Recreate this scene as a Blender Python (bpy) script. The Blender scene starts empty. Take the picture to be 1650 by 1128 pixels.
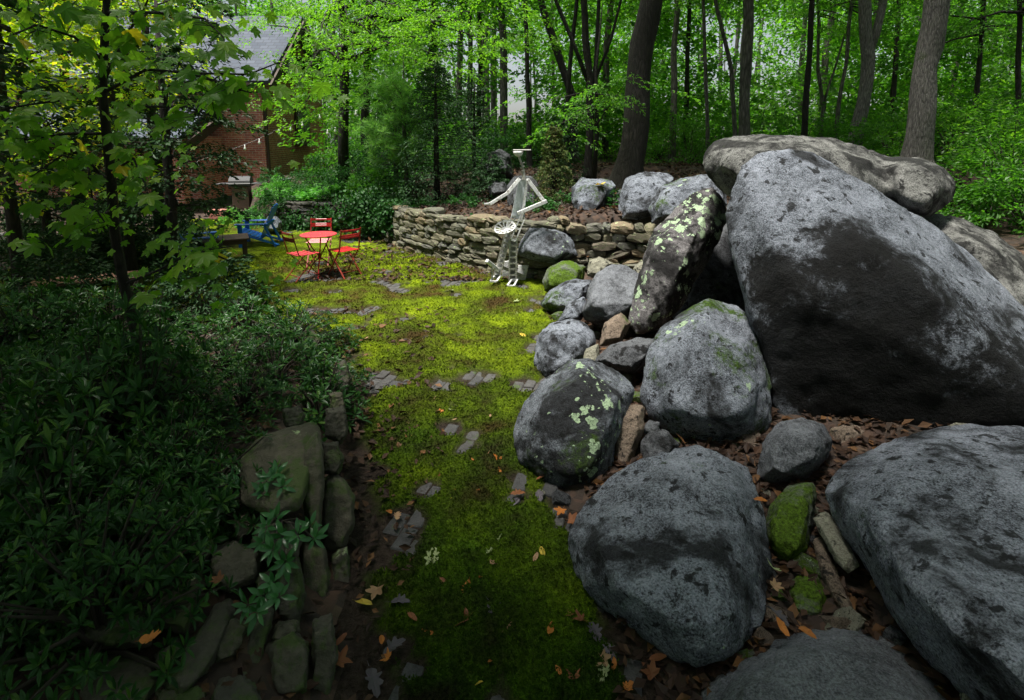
import bpy, bmesh, math, random
import numpy as np
from mathutils import Vector, Matrix

random.seed(7)
rng = np.random.default_rng(7)
SC = bpy.context.scene
COL = SC.collection
R = math.radians

# ---------------------------------------------------------------- camera, sky, sun, exposure
F, CX, CY, H = 900.0, 825.0, 370.0, 2.4          # focal length and principal point in photo pixels, eye height
PITCH = math.atan(155 / 900.0)
cam_d = bpy.data.cameras.new('camera')
cam = bpy.data.objects.new('camera', cam_d)
COL.objects.link(cam)
cam.location = (0, 0, H)
cam.rotation_euler = (math.pi / 2 - PITCH, 0, 0)
cam_d.sensor_width = 36
cam_d.lens = F / 1650 * 36
cam_d.shift_y = -(564 - CY) / 1650
cam_d.clip_start = 0.05
cam_d.clip_end = 500
SC.camera = cam

SUN_EL, SUN_AZ = R(77), R(-122)                    # azimuth from +Y towards +X
world = bpy.data.worlds.new('World')
SC.world = world
world.use_nodes = True
wn = world.node_tree
bg = wn.nodes['Background']
sky = wn.nodes.new('ShaderNodeTexSky')
sky.sky_type = 'NISHITA'
sky.sun_disc = False
sky.sun_elevation = SUN_EL
sky.sun_rotation = SUN_AZ
sky.air_density = 1.0
sky.dust_density = 1.5
hs = wn.nodes.new('ShaderNodeHueSaturation')
hs.inputs['Saturation'].default_value = 0.42
wn.links.new(sky.outputs[0], hs.inputs['Color'])
wn.links.new(hs.outputs[0], bg.inputs[0])
bg.inputs[1].default_value = 0.055
sun_d = bpy.data.lights.new('sun', 'SUN')
sun_d.energy = 4.6
sun_d.angle = R(11)
sun_d.color = (1.0, 0.96, 0.88)
sun = bpy.data.objects.new('sun', sun_d)
COL.objects.link(sun)
sd = Vector((math.sin(SUN_AZ) * math.cos(SUN_EL), math.cos(SUN_AZ) * math.cos(SUN_EL), math.sin(SUN_EL)))
sun.rotation_euler = sd.to_track_quat('Z', 'Y').to_euler()
sun.location = (0, 0, 30)
SC.view_settings.view_transform = 'Standard'
SC.view_settings.look = 'None'
SC.view_settings.exposure = 1.2
SC.view_settings.gamma = 1.0
SC.render.engine = 'CYCLES'
SC.cycles.max_bounces = 5
SC.cycles.diffuse_bounces = 2
SC.cycles.glossy_bounces = 2
SC.cycles.transmission_bounces = 4
SC.cycles.transparent_max_bounces = 4
SC.cycles.use_denoising = True
SC.cycles.use_adaptive_sampling = True
SC.cycles.adaptive_threshold = 0.03
SC.cycles.sample_clamp_indirect = 4.0

# ---------------------------------------------------------------- geometry helpers
cp, sp_ = math.cos(PITCH), math.sin(PITCH)
def ray(u, v):
    x, y = (u - CX) / F, -(v - CY) / F
    return Vector((x, cp + y * sp_, -sp_ + y * cp))
def gz(u, v, z=0.0):                               # the place in the scene seen at a photo pixel, on height z
    d = ray(u, v); t = (z - H) / d.z
    return Vector((d.x * t, d.y * t, z))
def gy(u, v, Y):                                   # ... at distance Y
    d = ray(u, v); t = Y / d.y
    return Vector((d.x * t, Y, H + d.z * t))

_perm = np.random.default_rng(3).permutation(256)
_perm = np.concatenate([_perm, _perm, _perm])
_g = np.random.default_rng(5).normal(size=(256, 3)); _g /= np.linalg.norm(_g, axis=1)[:, None]
def perlin(P):
    P = np.asarray(P, float)
    i = np.floor(P).astype(int); f = P - i; i &= 255
    u = f * f * f * (f * (f * 6 - 15) + 10)
    def c(dx, dy, dz):
        h = _perm[_perm[_perm[i[:, 0] + dx] + i[:, 1] + dy] + i[:, 2] + dz]
        return np.einsum('ij,ij->i', _g[h & 255], f - np.array([dx, dy, dz]))
    L = lambda a, b, t: a + (b - a) * t
    x0 = L(L(c(0,0,0), c(1,0,0), u[:,0]), L(c(0,1,0), c(1,1,0), u[:,0]), u[:,1])
    x1 = L(L(c(0,0,1), c(1,0,1), u[:,0]), L(c(0,1,1), c(1,1,1), u[:,0]), u[:,1])
    return L(x0, x1, u[:, 2])
def fbm(P, octv=4, gain=0.5):
    P = np.asarray(P, float); s = np.zeros(len(P)); a = 1.0
    for k in range(octv):
        s += a * perlin(P * 2 ** k + 17.3 * k); a *= gain
    return s
def fbm2(x, y, octv=4, gain=.5, off=0.0):
    return fbm(np.stack([np.ravel(x), np.ravel(y), np.full(np.size(x), off)], 1), octv, gain).reshape(np.shape(x))
def sstep(a, b, x):
    t = np.clip((np.asarray(x, float) - a) / (b - a), 0, 1)
    return t * t * (3 - 2 * t)

def link(o, parent=None):
    COL.objects.link(o)
    if parent is not None: o.parent = parent
    return o
def mesh(name, v, f, mat=None, smooth=True):
    me = bpy.data.meshes.new(name)
    v = np.asarray(v, dtype=np.float32)
    if isinstance(f, np.ndarray):
        n, k = f.shape
        me.vertices.add(len(v)); me.vertices.foreach_set('co', v.ravel())
        me.loops.add(n * k); me.loops.foreach_set('vertex_index', f.astype(np.int32).ravel())
        me.polygons.add(n); me.polygons.foreach_set('loop_start', np.arange(0, n * k, k, dtype=np.int32))
        me.update(calc_edges=True)
    else:
        me.from_pydata([tuple(map(float, p)) for p in v], [], f)
    me.polygons.foreach_set('use_smooth', [smooth] * len(me.polygons))
    if mat: me.materials.append(mat)
    return me
def obj(name, me, parent=None, loc=None):
    o = bpy.data.objects.new(name, me)
    if loc is not None: o.location = loc
    return link(o, parent)
def tag(o, label=None, cat=None, group=None, kind=None):
    if label: o['label'] = label
    if cat: o['category'] = cat
    if group: o['group'] = group
    if kind: o['kind'] = kind
    return o
def thing(name, loc, label, cat, group=None, rz=0.0):
    o = bpy.data.objects.new(name, None)
    o.empty_display_size = 0.2
    o.location = loc; o.rotation_euler = (0, 0, rz)
    link(o)
    return tag(o, label, cat, group)

class MB:                                          # collects boxes, bars and tubes into one mesh
    def __init__(s): s.v = []; s.f = []
    def add(s, v, f):
        n = len(s.v); s.v += [tuple(p) for p in v]; s.f += [tuple(i + n for i in q) for q in f]; return s
    def box(s, c, d, rot=None, bev=0.0):
        c = Vector(c); hx, hy, hz = d[0] / 2, d[1] / 2, d[2] / 2
        if bev > 0:
            bm = bmesh.new(); bmesh.ops.create_cube(bm, size=1.0)
            for q in bm.verts: q.co = Vector((q.co.x * d[0], q.co.y * d[1], q.co.z * d[2]))
            bmesh.ops.bevel(bm, geom=list(bm.edges), offset=min(bev, min(d) * .45), segments=1, affect='EDGES')
            bm.verts.index_update()
            v = [q.co.copy() for q in bm.verts]; f = [[q.index for q in p.verts] for p in bm.faces]; bm.free()
        else:
            v = [Vector((x * hx, y * hy, z * hz)) for x in (-1, 1) for y in (-1, 1) for z in (-1, 1)]
            f = [(0,1,3,2), (4,6,7,5), (0,4,5,1), (2,3,7,6), (0,2,6,4), (1,5,7,3)]
        if rot is not None: v = [rot @ p for p in v]
        return s.add([p + c for p in v], f)
    def bar(s, a, b, w, t, up=(0, 0, 1), bev=0.0):
        a, b = Vector(a), Vector(b); z = (b - a); L = z.length; z.normalize()
        x = Vector(up).cross(z)
        if x.length < 1e-4: x = Vector((1, 0, 0)).cross(z)
        x.normalize(); y = z.cross(x)
        m = Matrix((x, y, z)).transposed()
        return s.box((a + b) / 2, (w, t, L), m, bev)
    def tube(s, pts, rad, n=6, cap=True):
        v, f = tube(pts, rad, n, cap); return s.add(v, f)
    def build(s, name, mat, parent=None, smooth=False, loc=None):
        return obj(name, mesh(name, s.v, s.f, mat, smooth), parent, loc)

def tube(pts, rad, n=6, cap=True):
    pts = [Vector(p) for p in pts]; m = len(pts)
    if not hasattr(rad, '__len__'): rad = [rad] * m
    v = []; f = []; ref = Vector((0.3, 1, 0.1)).normalized()
    for i, p in enumerate(pts):
        t = (pts[min(i + 1, m - 1)] - pts[max(i - 1, 0)]).normalized()
        x = ref - t * ref.dot(t)
        if x.length < .05: x = Vector((1, 0, 0)) - t * t.x
        x.normalize(); y = t.cross(x); ref = x
        for k in range(n):
            a = 2 * math.pi * k / n
            v.append(p + (x * math.cos(a) + y * math.sin(a)) * rad[i])
    for i in range(m - 1):
        for k in range(n):
            k2 = (k + 1) % n
            f.append((i * n + k, i * n + k2, (i + 1) * n + k2, (i + 1) * n + k))
    if cap:
        f.append(tuple(range(n - 1, -1, -1))); f.append(tuple((m - 1) * n + k for k in range(n)))
    return v, f
def lathe(prof, n=16):
    v = []; f = []
    for r, z in prof:
        for k in range(n):
            a = 2 * math.pi * k / n; v.append((r * math.cos(a), r * math.sin(a), z))
    for i in range(len(prof) - 1):
        for k in range(n):
            k2 = (k + 1) % n; f.append((i*n+k, i*n+k2, (i+1)*n+k2, (i+1)*n+k))
    f.append(tuple(range(n - 1, -1, -1))); f.append(tuple((len(prof) - 1) * n + k for k in range(n)))
    return v, f

def unit(a): return a / np.maximum(np.linalg.norm(a, axis=-1, keepdims=True), 1e-6)
def leaf_quads(P, D, N, S, wid=0.5, fold=0.15, droop=0.0):
    """many small leaves: base, side, tip, side"""
    P, D, N = np.asarray(P), unit(np.asarray(D)), np.asarray(N)
    B = unit(np.cross(N, D)); N = np.cross(D, B)
    S = np.asarray(S)[:, None]
    n = len(P); v = np.empty((n, 4, 3))
    v[:, 0] = P
    v[:, 1] = P + D * S * .48 + B * S * wid * .5 + N * S * fold
    v[:, 2] = P + D * S - N * S * droop
    v[:, 3] = P + D * S * .48 - B * S * wid * .5 + N * S * fold
    return v.reshape(-1, 3), np.arange(n * 4).reshape(n, 4)
def leaf_lance(P, D, N, S, wid=0.3, fold=0.06, droop=0.12):
    """longer leaves of two bent halves (six corners)"""
    P, D, N = np.asarray(P), unit(np.asarray(D)), np.asarray(N)
    B = unit(np.cross(N, D)); N = np.cross(D, B); S = np.asarray(S)[:, None]
    n = len(P); v = np.empty((n, 8, 3))
    w = S * wid * .5
    v[:, 0] = P
    v[:, 1] = P + D * S * .35 + N * S * .02
    v[:, 2] = P + D * S * .7 - N * S * droop * .35
    v[:, 3] = P + D * S - N * S * droop
    v[:, 4] = P + D * S * .35 + B * w + N * S * fold
    v[:, 5] = P + D * S * .7 + B * w * .85 + N * S * (fold - droop * .35)
    v[:, 6] = P + D * S * .35 - B * w + N * S * fold
    v[:, 7] = P + D * S * .7 - B * w * .85 + N * S * (fold - droop * .35)
    q = np.array([[0, 1, 4, 4], [1, 2, 5, 4], [2, 3, 5, 5], [0, 6, 1, 1], [1, 6, 7, 2], [2, 7, 3, 3]])
    tri = np.array([[0, 4, 1], [1, 4, 5], [1, 5, 2], [2, 5, 3], [0, 1, 6], [1, 2, 7], [1, 7, 6], [2, 3, 7]])
    f = (tri[None] + (np.arange(n) * 8)[:, None, None]).reshape(-1, 3)
    return v.reshape(-1, 3), f
class Leaves:
    def __init__(s): s.P = []; s.D = []; s.N = []; s.S = []
    def add(s, P, D, N, S): s.P.append(P); s.D.append(D); s.N.append(N); s.S.append(S)
    def arrays(s): return [np.concatenate(a) for a in (s.P, s.D, s.N, s.S)]
    def mesh(s, name, mat, kind='quad', **k):
        a = s.arrays(); v, f = (leaf_quads if kind == 'quad' else leaf_lance)(*a, **k)
        return mesh(name, v, f, mat, False)
def spray(L, o, d, length, n, size, g, width=.5, droop=.25, thick=.06, tilt=.4):
    """a flat fan of leaves on a side branch, drooping at the end"""
    d = np.array(d, float); d /= np.linalg.norm(d)
    side = np.cross(d, [0, 0, 1.0]); side /= max(np.linalg.norm(side), 1e-3)
    t = g.random(n) ** .75
    w = width * length * np.sin(np.pi * np.clip(t, .04, .97) ** .8)
    s = (g.random(n) * 2 - 1)
    lat = s * w
    P = np.asarray(o, float) + d * (t * length)[:, None] + side * lat[:, None]
    P[:, 2] += -droop * length * (t ** 2 + .5 * (lat / length) ** 2) + g.normal(size=n) * thick * length
    D = d * (.5 + .5 * t)[:, None] + side * (s * 1.1)[:, None] + g.normal(size=(n, 3)) * .35
    D[:, 2] -= .45
    N = np.array([0, 0, 1.0]) + g.normal(size=(n, 3)) * tilt
    L.add(P, D, N, size * (.65 + .6 * g.random(n)))

# ---------------------------------------------------------------- materials
def mat_new(name):
    m = bpy.data.materials.new(name); m.use_nodes = True
    nt = m.node_tree; b = nt.nodes['Principled BSDF']
    return m, nt, b
def nd(nt, typ, **k):
    n = nt.nodes.new(typ)
    for a, val in k.items():
        if a.startswith('i_'): n.inputs[a[2:].replace('_', ' ')].default_value = val
        else: setattr(n, a, val)
    return n
def lk(nt, a, b): nt.links.new(a, b)
def ramp(nt, src, stops):
    r = nt.nodes.new('ShaderNodeValToRGB'); e = r.color_ramp.elements
    while len(e) < len(stops): e.new(0.5)
    for i, (p, c) in enumerate(stops):
        e[i].position = p
        e[i].color = (*c, 1) if hasattr(c, '__len__') else (c, c, c, 1)
    nt.links.new(src, r.inputs[0]); return r.outputs[0]
def mixc(nt, fac, a, b):
    m = nt.nodes.new('ShaderNodeMix'); m.data_type = 'RGBA'
    for s, k in ((fac, 0), (a, 6), (b, 7)):
        if hasattr(s, 'links'): nt.links.new(s, m.inputs[k])
        elif hasattr(s, '__len__'): m.inputs[k].default_value = (*s, 1)
        else: m.inputs[k].default_value = s
    return m.outputs[2]
def math_(nt, op, a, b=0.0):
    m = nt.nodes.new('ShaderNodeMath'); m.operation = op
    for s, k in ((a, 0), (b, 1)):
        if hasattr(s, 'links'): nt.links.new(s, m.inputs[k])
        else: m.inputs[k].default_value = s
    return m.outputs[0]
def coords(nt, rand=True, scale=None):
    tc = nt.nodes.new('ShaderNodeTexCoord'); out = tc.outputs['Object']
    if rand:
        oi = nt.nodes.new('ShaderNodeObjectInfo')
        va = nt.nodes.new('ShaderNodeVectorMath'); va.operation = 'MULTIPLY_ADD'
        nt.links.new(oi.outputs['Random'], va.inputs[0]); va.inputs[1].default_value = (31, 17, 23)
        nt.links.new(out, va.inputs[2]); out = va.outputs[0]
    if scale:
        mp = nt.nodes.new('ShaderNodeMapping'); mp.inputs['Scale'].default_value = scale
        nt.links.new(out, mp.inputs[0]); out = mp.outputs[0]
    return out
def noise_(nt, vec, scale, detail=4, rough=.55, dist=0.0):
    n = nt.nodes.new('ShaderNodeTexNoise'); n.inputs['Scale'].default_value = scale
    n.inputs['Detail'].default_value = detail; n.inputs['Roughness'].default_value = rough
    n.inputs['Distortion'].default_value = dist
    nt.links.new(vec, n.inputs['Vector']); return n.outputs['Fac']
def bump(nt, b, h, strength=.4, dist=.02):
    n = nt.nodes.new('ShaderNodeBump'); n.inputs['Strength'].default_value = strength
    n.inputs['Distance'].default_value = dist
    nt.links.new(h, n.inputs['Height']); nt.links.new(n.outputs[0], b.inputs['Normal'])

def rock_mat(name, lo, hi, dark=.5, moss=.3, lichen=.0, darkcol=(.007, .007, .007), rough=.8, mosscol=(.018, .034, .004), stain_scale=2.0, spots=True, stain_shade=None):
    m, nt, b = mat_new(name)
    c = coords(nt)
    g1 = noise_(nt, c, 95, 3, .7); g2 = noise_(nt, c, 22, 5, .7); g3 = noise_(nt, c, 3.2, 6, .6)
    grain = math_(nt, 'ADD', math_(nt, 'MULTIPLY', g1, .55), math_(nt, 'ADD', math_(nt, 'MULTIPLY', g2, .3), math_(nt, 'MULTIPLY', g3, .3)))
    col = ramp(nt, grain, [(.46, lo), (.66, hi)])
    # dark stains with crisp edges
    st = noise_(nt, c, stain_scale, 9, .66, .6)
    t = .72 - dark * .32
    col = mixc(nt, ramp(nt, st, [(t - .03, 0), (t + .08, .9)]), col, darkcol)
    if stain_shade:  # dark blots: part black stain, part shade painted onto the front face
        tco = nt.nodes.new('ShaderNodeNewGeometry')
        for (bx, by, bz, brad) in [(*gy(q[0], q[1], q[2]), q[3]) for q in stain_shade]:
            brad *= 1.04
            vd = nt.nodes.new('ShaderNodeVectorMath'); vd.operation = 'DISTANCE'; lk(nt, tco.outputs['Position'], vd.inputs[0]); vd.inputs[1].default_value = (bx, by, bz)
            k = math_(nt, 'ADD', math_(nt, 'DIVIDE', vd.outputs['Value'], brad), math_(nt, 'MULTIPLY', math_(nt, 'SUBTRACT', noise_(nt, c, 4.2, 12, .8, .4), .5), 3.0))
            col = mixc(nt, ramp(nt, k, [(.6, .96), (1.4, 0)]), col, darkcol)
    if spots:
        sp2 = noise_(nt, c, stain_scale * 6, 4, .6, .3)
        col = mixc(nt, ramp(nt, sp2, [(.585, 0), (.64, .9)]), col, darkcol)
    if moss > 0:
        ms = math_(nt, 'ADD', noise_(nt, c, 2.6, 8, .7, .4), math_(nt, 'MULTIPLY', noise_(nt, c, 30, 4, .7), .28))
        t = 1.0 - moss * .38
        mm = ramp(nt, ms, [(t - .05, 0), (min(t + .06, .99), 1)])
        col = mixc(nt, mm, col, mixc(nt, ramp(nt, noise_(nt, c, 55, 5, .75), [(.35, 0), (.65, 1)]), tuple(x * .5 for x in mosscol), tuple(x * 3.2 for x in mosscol)))
    if lichen > 0:
        wv = nt.nodes.new('ShaderNodeVectorMath'); wv.operation = 'MULTIPLY_ADD'
        nn = nt.nodes.new('ShaderNodeTexNoise'); nn.inputs['Scale'].default_value = 26; nn.inputs['Detail'].default_value = 5; lk(nt, c, nn.inputs['Vector'])
        lk(nt, nn.outputs['Color'], wv.inputs[0]); wv.inputs[1].default_value = (.09, .09, .09); lk(nt, c, wv.inputs[2])
        low = noise_(nt, c, 1.9, 3, .6)
        lm = None
        for vs, gain in ((8.0, 1.0), (19.0, .8)):
            vo = nt.nodes.new('ShaderNodeTexVoronoi'); vo.inputs['Scale'].default_value = vs; lk(nt, wv.outputs[0], vo.inputs['Vector'])
            sc = nt.nodes.new('ShaderNodeSeparateColor'); lk(nt, vo.outputs['Color'], sc.inputs[0])
            rad = math_(nt, 'MULTIPLY', math_(nt, 'MULTIPLY', sc.outputs[0], ramp(nt, low, [(.66 - lichen * .28, 0), (.80 - lichen * .28, 1)])), (.30 + .38 * lichen) * gain)
            one = ramp(nt, math_(nt, 'SUBTRACT', rad, vo.outputs['Distance']), [(0, 0), (.05, 1)])
            lm = one if lm is None else math_(nt, 'MAXIMUM', lm, one)
        lm = math_(nt, 'MULTIPLY', lm, ramp(nt, noise_(nt, c, 75, 4, .7), [(.36, .25), (.5, 1)]))
        lc = mixc(nt, noise_(nt, c, 40, 4, .75), (.17, .26, .13), (.46, .58, .40))
        col = mixc(nt, lm, col, lc)
    lk(nt, col, b.inputs['Base Color'])
    b.inputs['Roughness'].default_value = rough
    b.inputs['Specular IOR Level'].default_value = .18
    bump(nt, b, math_(nt, 'ADD', math_(nt, 'MULTIPLY', g1, .35), math_(nt, 'ADD', g2, math_(nt, 'MULTIPLY', noise_(nt, c, 7, 6, .7), 1.2))), .75, .03)
    return m
def leaf_mat(name, c0, c1, trans=.45, tcol=None, rough=.45, spec=.4, c2=None):
    m, nt, b = mat_new(name)
    g = nt.nodes.new('ShaderNodeNewGeometry'); oi = nt.nodes.new('ShaderNodeObjectInfo')
    rnd = math_(nt, 'FRACT', math_(nt, 'ADD', g.outputs['Random Per Island'], math_(nt, 'MULTIPLY', oi.outputs['Random'], 3.7)))
    stops = [(0, c0), (1, c1)] if c2 is None else [(0, c0), (.8, c1), (.97, c2)]
    col = ramp(nt, rnd, stops)
    lk(nt, col, b.inputs['Base Color'])
    b.inputs['Roughness'].default_value = rough
    b.inputs['Specular IOR Level'].default_value = spec
    tr = nt.nodes.new('ShaderNodeBsdfTranslucent')
    mx = nt.nodes.new('ShaderNodeMix'); mx.data_type = 'RGBA'; mx.blend_type = 'MULTIPLY'; mx.inputs[0].default_value = 1
    lk(nt, col, mx.inputs[6]); mx.inputs[7].default_value = (*(tcol or (1.9, 2.1, .9)), 1)
    lk(nt, mx.outputs[2], tr.inputs['Color'])
    ms = nt.nodes.new('ShaderNodeMixShader'); ms.inputs[0].default_value = trans
    lk(nt, b.outputs[0], ms.inputs[1]); lk(nt, tr.outputs[0], ms.inputs[2])
    lk(nt, ms.outputs[0], nt.nodes['Material Output'].inputs['Surface'])
    return m
def plain_mat(name, col, rough=.5, metal=0.0, var=.25, scale=20, spec=.5, bumps=.15):
    m, nt, b = mat_new(name); c = coords(nt)
    n = noise_(nt, c, scale, 5, .6)
    lk(nt, ramp(nt, n, [(.3, tuple(x * (1 - var) for x in col)), (.7, tuple(min(1, x * (1 + var)) for x in col))]), b.inputs['Base Color'])
    b.inputs['Roughness'].default_value = rough; b.inputs['Metallic'].default_value = metal
    b.inputs['Specular IOR Level'].default_value = spec
    bump(nt, b, n, bumps, .01)
    return m
def bark_mat(name, lo, hi, sc=(14, 14, 2.5), moss=0.0):
    m, nt, b = mat_new(name); c = coords(nt, True, sc)
    n = noise_(nt, c, 1.6, 7, .72, .8)
    v = nt.nodes.new('ShaderNodeTexVoronoi'); v.feature = 'DISTANCE_TO_EDGE'; v.inputs['Scale'].default_value = 1.5
    lk(nt, c, v.inputs['Vector'])
    h = math_(nt, 'ADD', math_(nt, 'MULTIPLY', ramp(nt, v.outputs['Distance'], [(0, 0), (.35, 1)]), .35), math_(nt, 'MULTIPLY', n, 1.0))
    col = ramp(nt, h, [(.4, lo), (.95, hi)])
    if moss:
        c2 = coords(nt); col = mixc(nt, ramp(nt, noise_(nt, c2, 2, 6, .7), [(.62 - moss * .2, 0), (.75 - moss * .2, 1)]), col, (.05, .075, .02))
    lk(nt, col, b.inputs['Base Color']); b.inputs['Roughness'].default_value = .9
    bump(nt, b, h, .9, .04)
    return m

M = {}
M['granite'] = rock_mat('granite', (.020, .022, .027), (.235, .257, .30), dark=.60, moss=.38, lichen=.3)
M['granite_lichen'] = rock_mat('granite_with_lichen', (.02, .022, .026), (.22, .24, .275), dark=.72, moss=.62, lichen=.62)
M['granite_spots'] = rock_mat('granite_few_lichen', (.020, .022, .027), (.235, .257, .30), dark=.602, moss=.68, lichen=.5)
M['slab_lichen'] = rock_mat('slab_with_lichen', (.03, .028, .028), (.19, .18, .185), dark=.74, moss=.5, lichen=.92)
M['granite_stain_shade'] = rock_mat('granite_stain_shade', (.022, .025, .031), (.26, .282, .33), dark=.58, moss=.2, lichen=.0, stain_scale=1.6, stain_shade=[(1290, 570, 4.1, .62), (1420, 480, 4.0, .55), (1460, 640, 4.0, .75), (1620, 660, 3.7, .7), (1240, 450, 4.25, .35), (1370, 390, 4.2, .36), (1400, 600, 4.0, .6)])  # blots darken the front with stain and painted shade
M['granite_warm'] = rock_mat('granite_weathered', (.022, .022, .021), (.205, .205, .195), dark=.74, moss=.3, lichen=.1)
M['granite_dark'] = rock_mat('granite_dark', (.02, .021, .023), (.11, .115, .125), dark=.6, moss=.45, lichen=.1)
M['granite_stain_shade2'] = rock_mat('granite_rough', (.020, .022, .028), (.27, .29, .34), dark=.68, moss=.3, lichen=0, stain_scale=1.9)
M['granite_smooth'] = rock_mat('granite_smooth', (.04, .042, .047), (.175, .185, .205), dark=.36, moss=.2, lichen=0, spots=False)
M['mossy_rock'] = rock_mat('mossy_rock', (.04, .045, .04), (.14, .15, .13), dark=.3, moss=1.02, lichen=.4, mosscol=(.032, .056, .004))
M['brown_rock'] = rock_mat('brown_rock', (.06, .045, .035), (.22, .17, .13), dark=.3, moss=.5, lichen=.35)
M['tan_rock'] = rock_mat('tan_rock', (.08, .078, .06), (.28, .27, .21), dark=.25, moss=.45, lichen=.5)

def wall_stone_mat(name, pal, lichen, moss):
    m, nt, b = mat_new(name); c = coords(nt)
    oi = nt.nodes.new('ShaderNodeObjectInfo')
    col = ramp(nt, oi.outputs['Random'], pal)
    n = noise_(nt, c, 14, 7, .7); n2 = noise_(nt, c, 70, 3, .7)
    mx = nt.nodes.new('ShaderNodeMix'); mx.data_type = 'RGBA'; mx.blend_type = 'MULTIPLY'; mx.inputs[0].default_value = 1
    lk(nt, col, mx.inputs[6]); lk(nt, ramp(nt, math_(nt, 'ADD', math_(nt, 'MULTIPLY', n, .7), math_(nt, 'MULTIPLY', n2, .3)), [(.3, .45), (.7, 1.4)]), mx.inputs[7])
    col = mx.outputs[2]
    if moss: col = mixc(nt, ramp(nt, noise_(nt, c, 6, 6, .7), [(.66 - moss * .2, 0), (.74 - moss * .2, .85)]), col, (.045, .075, .012))
    if lichen: col = mixc(nt, ramp(nt, noise_(nt, c, 5, 5, .6, .4), [(.72 - lichen * .2, 0), (.76 - lichen * .2, .85)]), col, (.40, .50, .26))
    lk(nt, col, b.inputs['Base Color']); b.inputs['Roughness'].default_value = .9
    bump(nt, b, math_(nt, 'ADD', n, math_(nt, 'MULTIPLY', n2, .4)), .7, .02)
    return m
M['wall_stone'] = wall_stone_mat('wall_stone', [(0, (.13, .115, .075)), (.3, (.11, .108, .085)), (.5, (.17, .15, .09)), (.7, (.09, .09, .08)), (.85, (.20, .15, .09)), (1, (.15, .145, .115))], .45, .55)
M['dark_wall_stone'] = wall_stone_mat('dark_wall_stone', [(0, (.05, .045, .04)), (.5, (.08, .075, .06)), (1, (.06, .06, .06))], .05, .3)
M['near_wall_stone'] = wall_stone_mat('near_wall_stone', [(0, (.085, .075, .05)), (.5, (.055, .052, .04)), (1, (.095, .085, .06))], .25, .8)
M['core'] = plain_mat('wall_core', (.02, .018, .015), .95)

def moss_material():
    m, nt, b = mat_new('moss'); c = coords(nt, False)
    g = nt.nodes.new('ShaderNodeNewGeometry')
    big = noise_(nt, c, .55, 6, .62, .3); mid = noise_(nt, c, 2.3, 6, .65, .2); fine = noise_(nt, c, 45, 4, .75); f2 = noise_(nt, c, 160, 2, .7)
    k = math_(nt, 'ADD', math_(nt, 'MULTIPLY', big, .5), math_(nt, 'MULTIPLY', mid, .5))
    col = ramp(nt, k, [(.41, (.095, .062, .016)), (.465, (.10, .12, .010)), (.52, (.15, .22, .006)), (.59, (.265, .36, .008)), (.69, (.36, .47, .02))])
    sh = ramp(nt, math_(nt, 'ADD', math_(nt, 'MULTIPLY', fine, .6), math_(nt, 'MULTIPLY', f2, .4)), [(.36, (.25, .25, .2)), (.64, (1.35, 1.35, 1.3))])
    mx = nt.nodes.new('ShaderNodeMix'); mx.data_type = 'RGBA'; mx.blend_type = 'MULTIPLY'; mx.inputs[0].default_value = 1
    lk(nt, col, mx.inputs[6]); lk(nt, sh, mx.inputs[7]); col = mx.outputs[2]
    mx = nt.nodes.new('ShaderNodeMix'); mx.data_type = 'RGBA'; mx.blend_type = 'MULTIPLY'; mx.inputs[0].default_value = 1
    lk(nt, col, mx.inputs[6]); lk(nt, ramp(nt, g.outputs['Random Per Island'], [(0, .65), (1, 1.4)]), mx.inputs[7]); col = mx.outputs[2]
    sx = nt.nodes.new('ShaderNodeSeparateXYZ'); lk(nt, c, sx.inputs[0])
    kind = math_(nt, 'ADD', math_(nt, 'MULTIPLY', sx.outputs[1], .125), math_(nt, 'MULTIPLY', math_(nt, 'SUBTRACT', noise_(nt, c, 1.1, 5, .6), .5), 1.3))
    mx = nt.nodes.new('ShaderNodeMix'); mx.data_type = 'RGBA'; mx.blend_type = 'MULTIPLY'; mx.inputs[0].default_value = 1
    lk(nt, col, mx.inputs[6]); lk(nt, ramp(nt, kind, [(.22, (.38, .58, .8)), (.75, (1, 1, 1)), (1.0, (1.3, 1.28, 1.1))]), mx.inputs[7]); col = mx.outputs[2]   # moss deeper green near the viewer, yellower and brighter farther off
    soil = ramp(nt, noise_(nt, c, 30, 6, .7), [(.35, (.018, .013, .010)), (.7, (.075, .055, .042))])
    at = nt.nodes.new('ShaderNodeAttribute'); at.attribute_name = 'bare'
    col = mixc(nt, at.outputs['Fac'], col, soil)
    lk(nt, col, b.inputs['Base Color']); b.inputs['Roughness'].default_value = .95; b.inputs['Specular IOR Level'].default_value = .15
    bump(nt, b, math_(nt, 'ADD', fine, math_(nt, 'MULTIPLY', f2, .5)), 1.0, .03)
    return m
M['moss'] = moss_material()
def litter_material():
    m, nt, b = mat_new('leaf_litter'); c = coords(nt, False)
    v = nt.nodes.new('ShaderNodeTexVoronoi'); v.inputs['Scale'].default_value = 16; lk(nt, c, v.inputs['Vector'])
    n = noise_(nt, c, 3, 6, .7)
    sx = nt.nodes.new('ShaderNodeSeparateColor'); lk(nt, v.outputs['Color'], sx.inputs[0])
    col = ramp(nt, sx.outputs[0], [(0, (.018, .010, .007)), (.5, (.035, .018, .011)), (.85, (.06, .03, .018)), (1, (.08, .05, .03))])
    col = mixc(nt, ramp(nt, n, [(.45, 0), (.7, .8)]), col, (.025, .02, .013))
    lk(nt, col, b.inputs['Base Color']); b.inputs['Roughness'].default_value = .85
    bump(nt, b, math_(nt, 'ADD', sx.outputs[1], n), .8, .03)
    return m
M['litter'] = litter_material()
M['dead_leaf'] = leaf_mat('dead_leaf', (.018, .011, .008), (.065, .036, .022), .12, (1.2, 1, .8), .6, .2, (.15, .075, .03))
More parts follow.
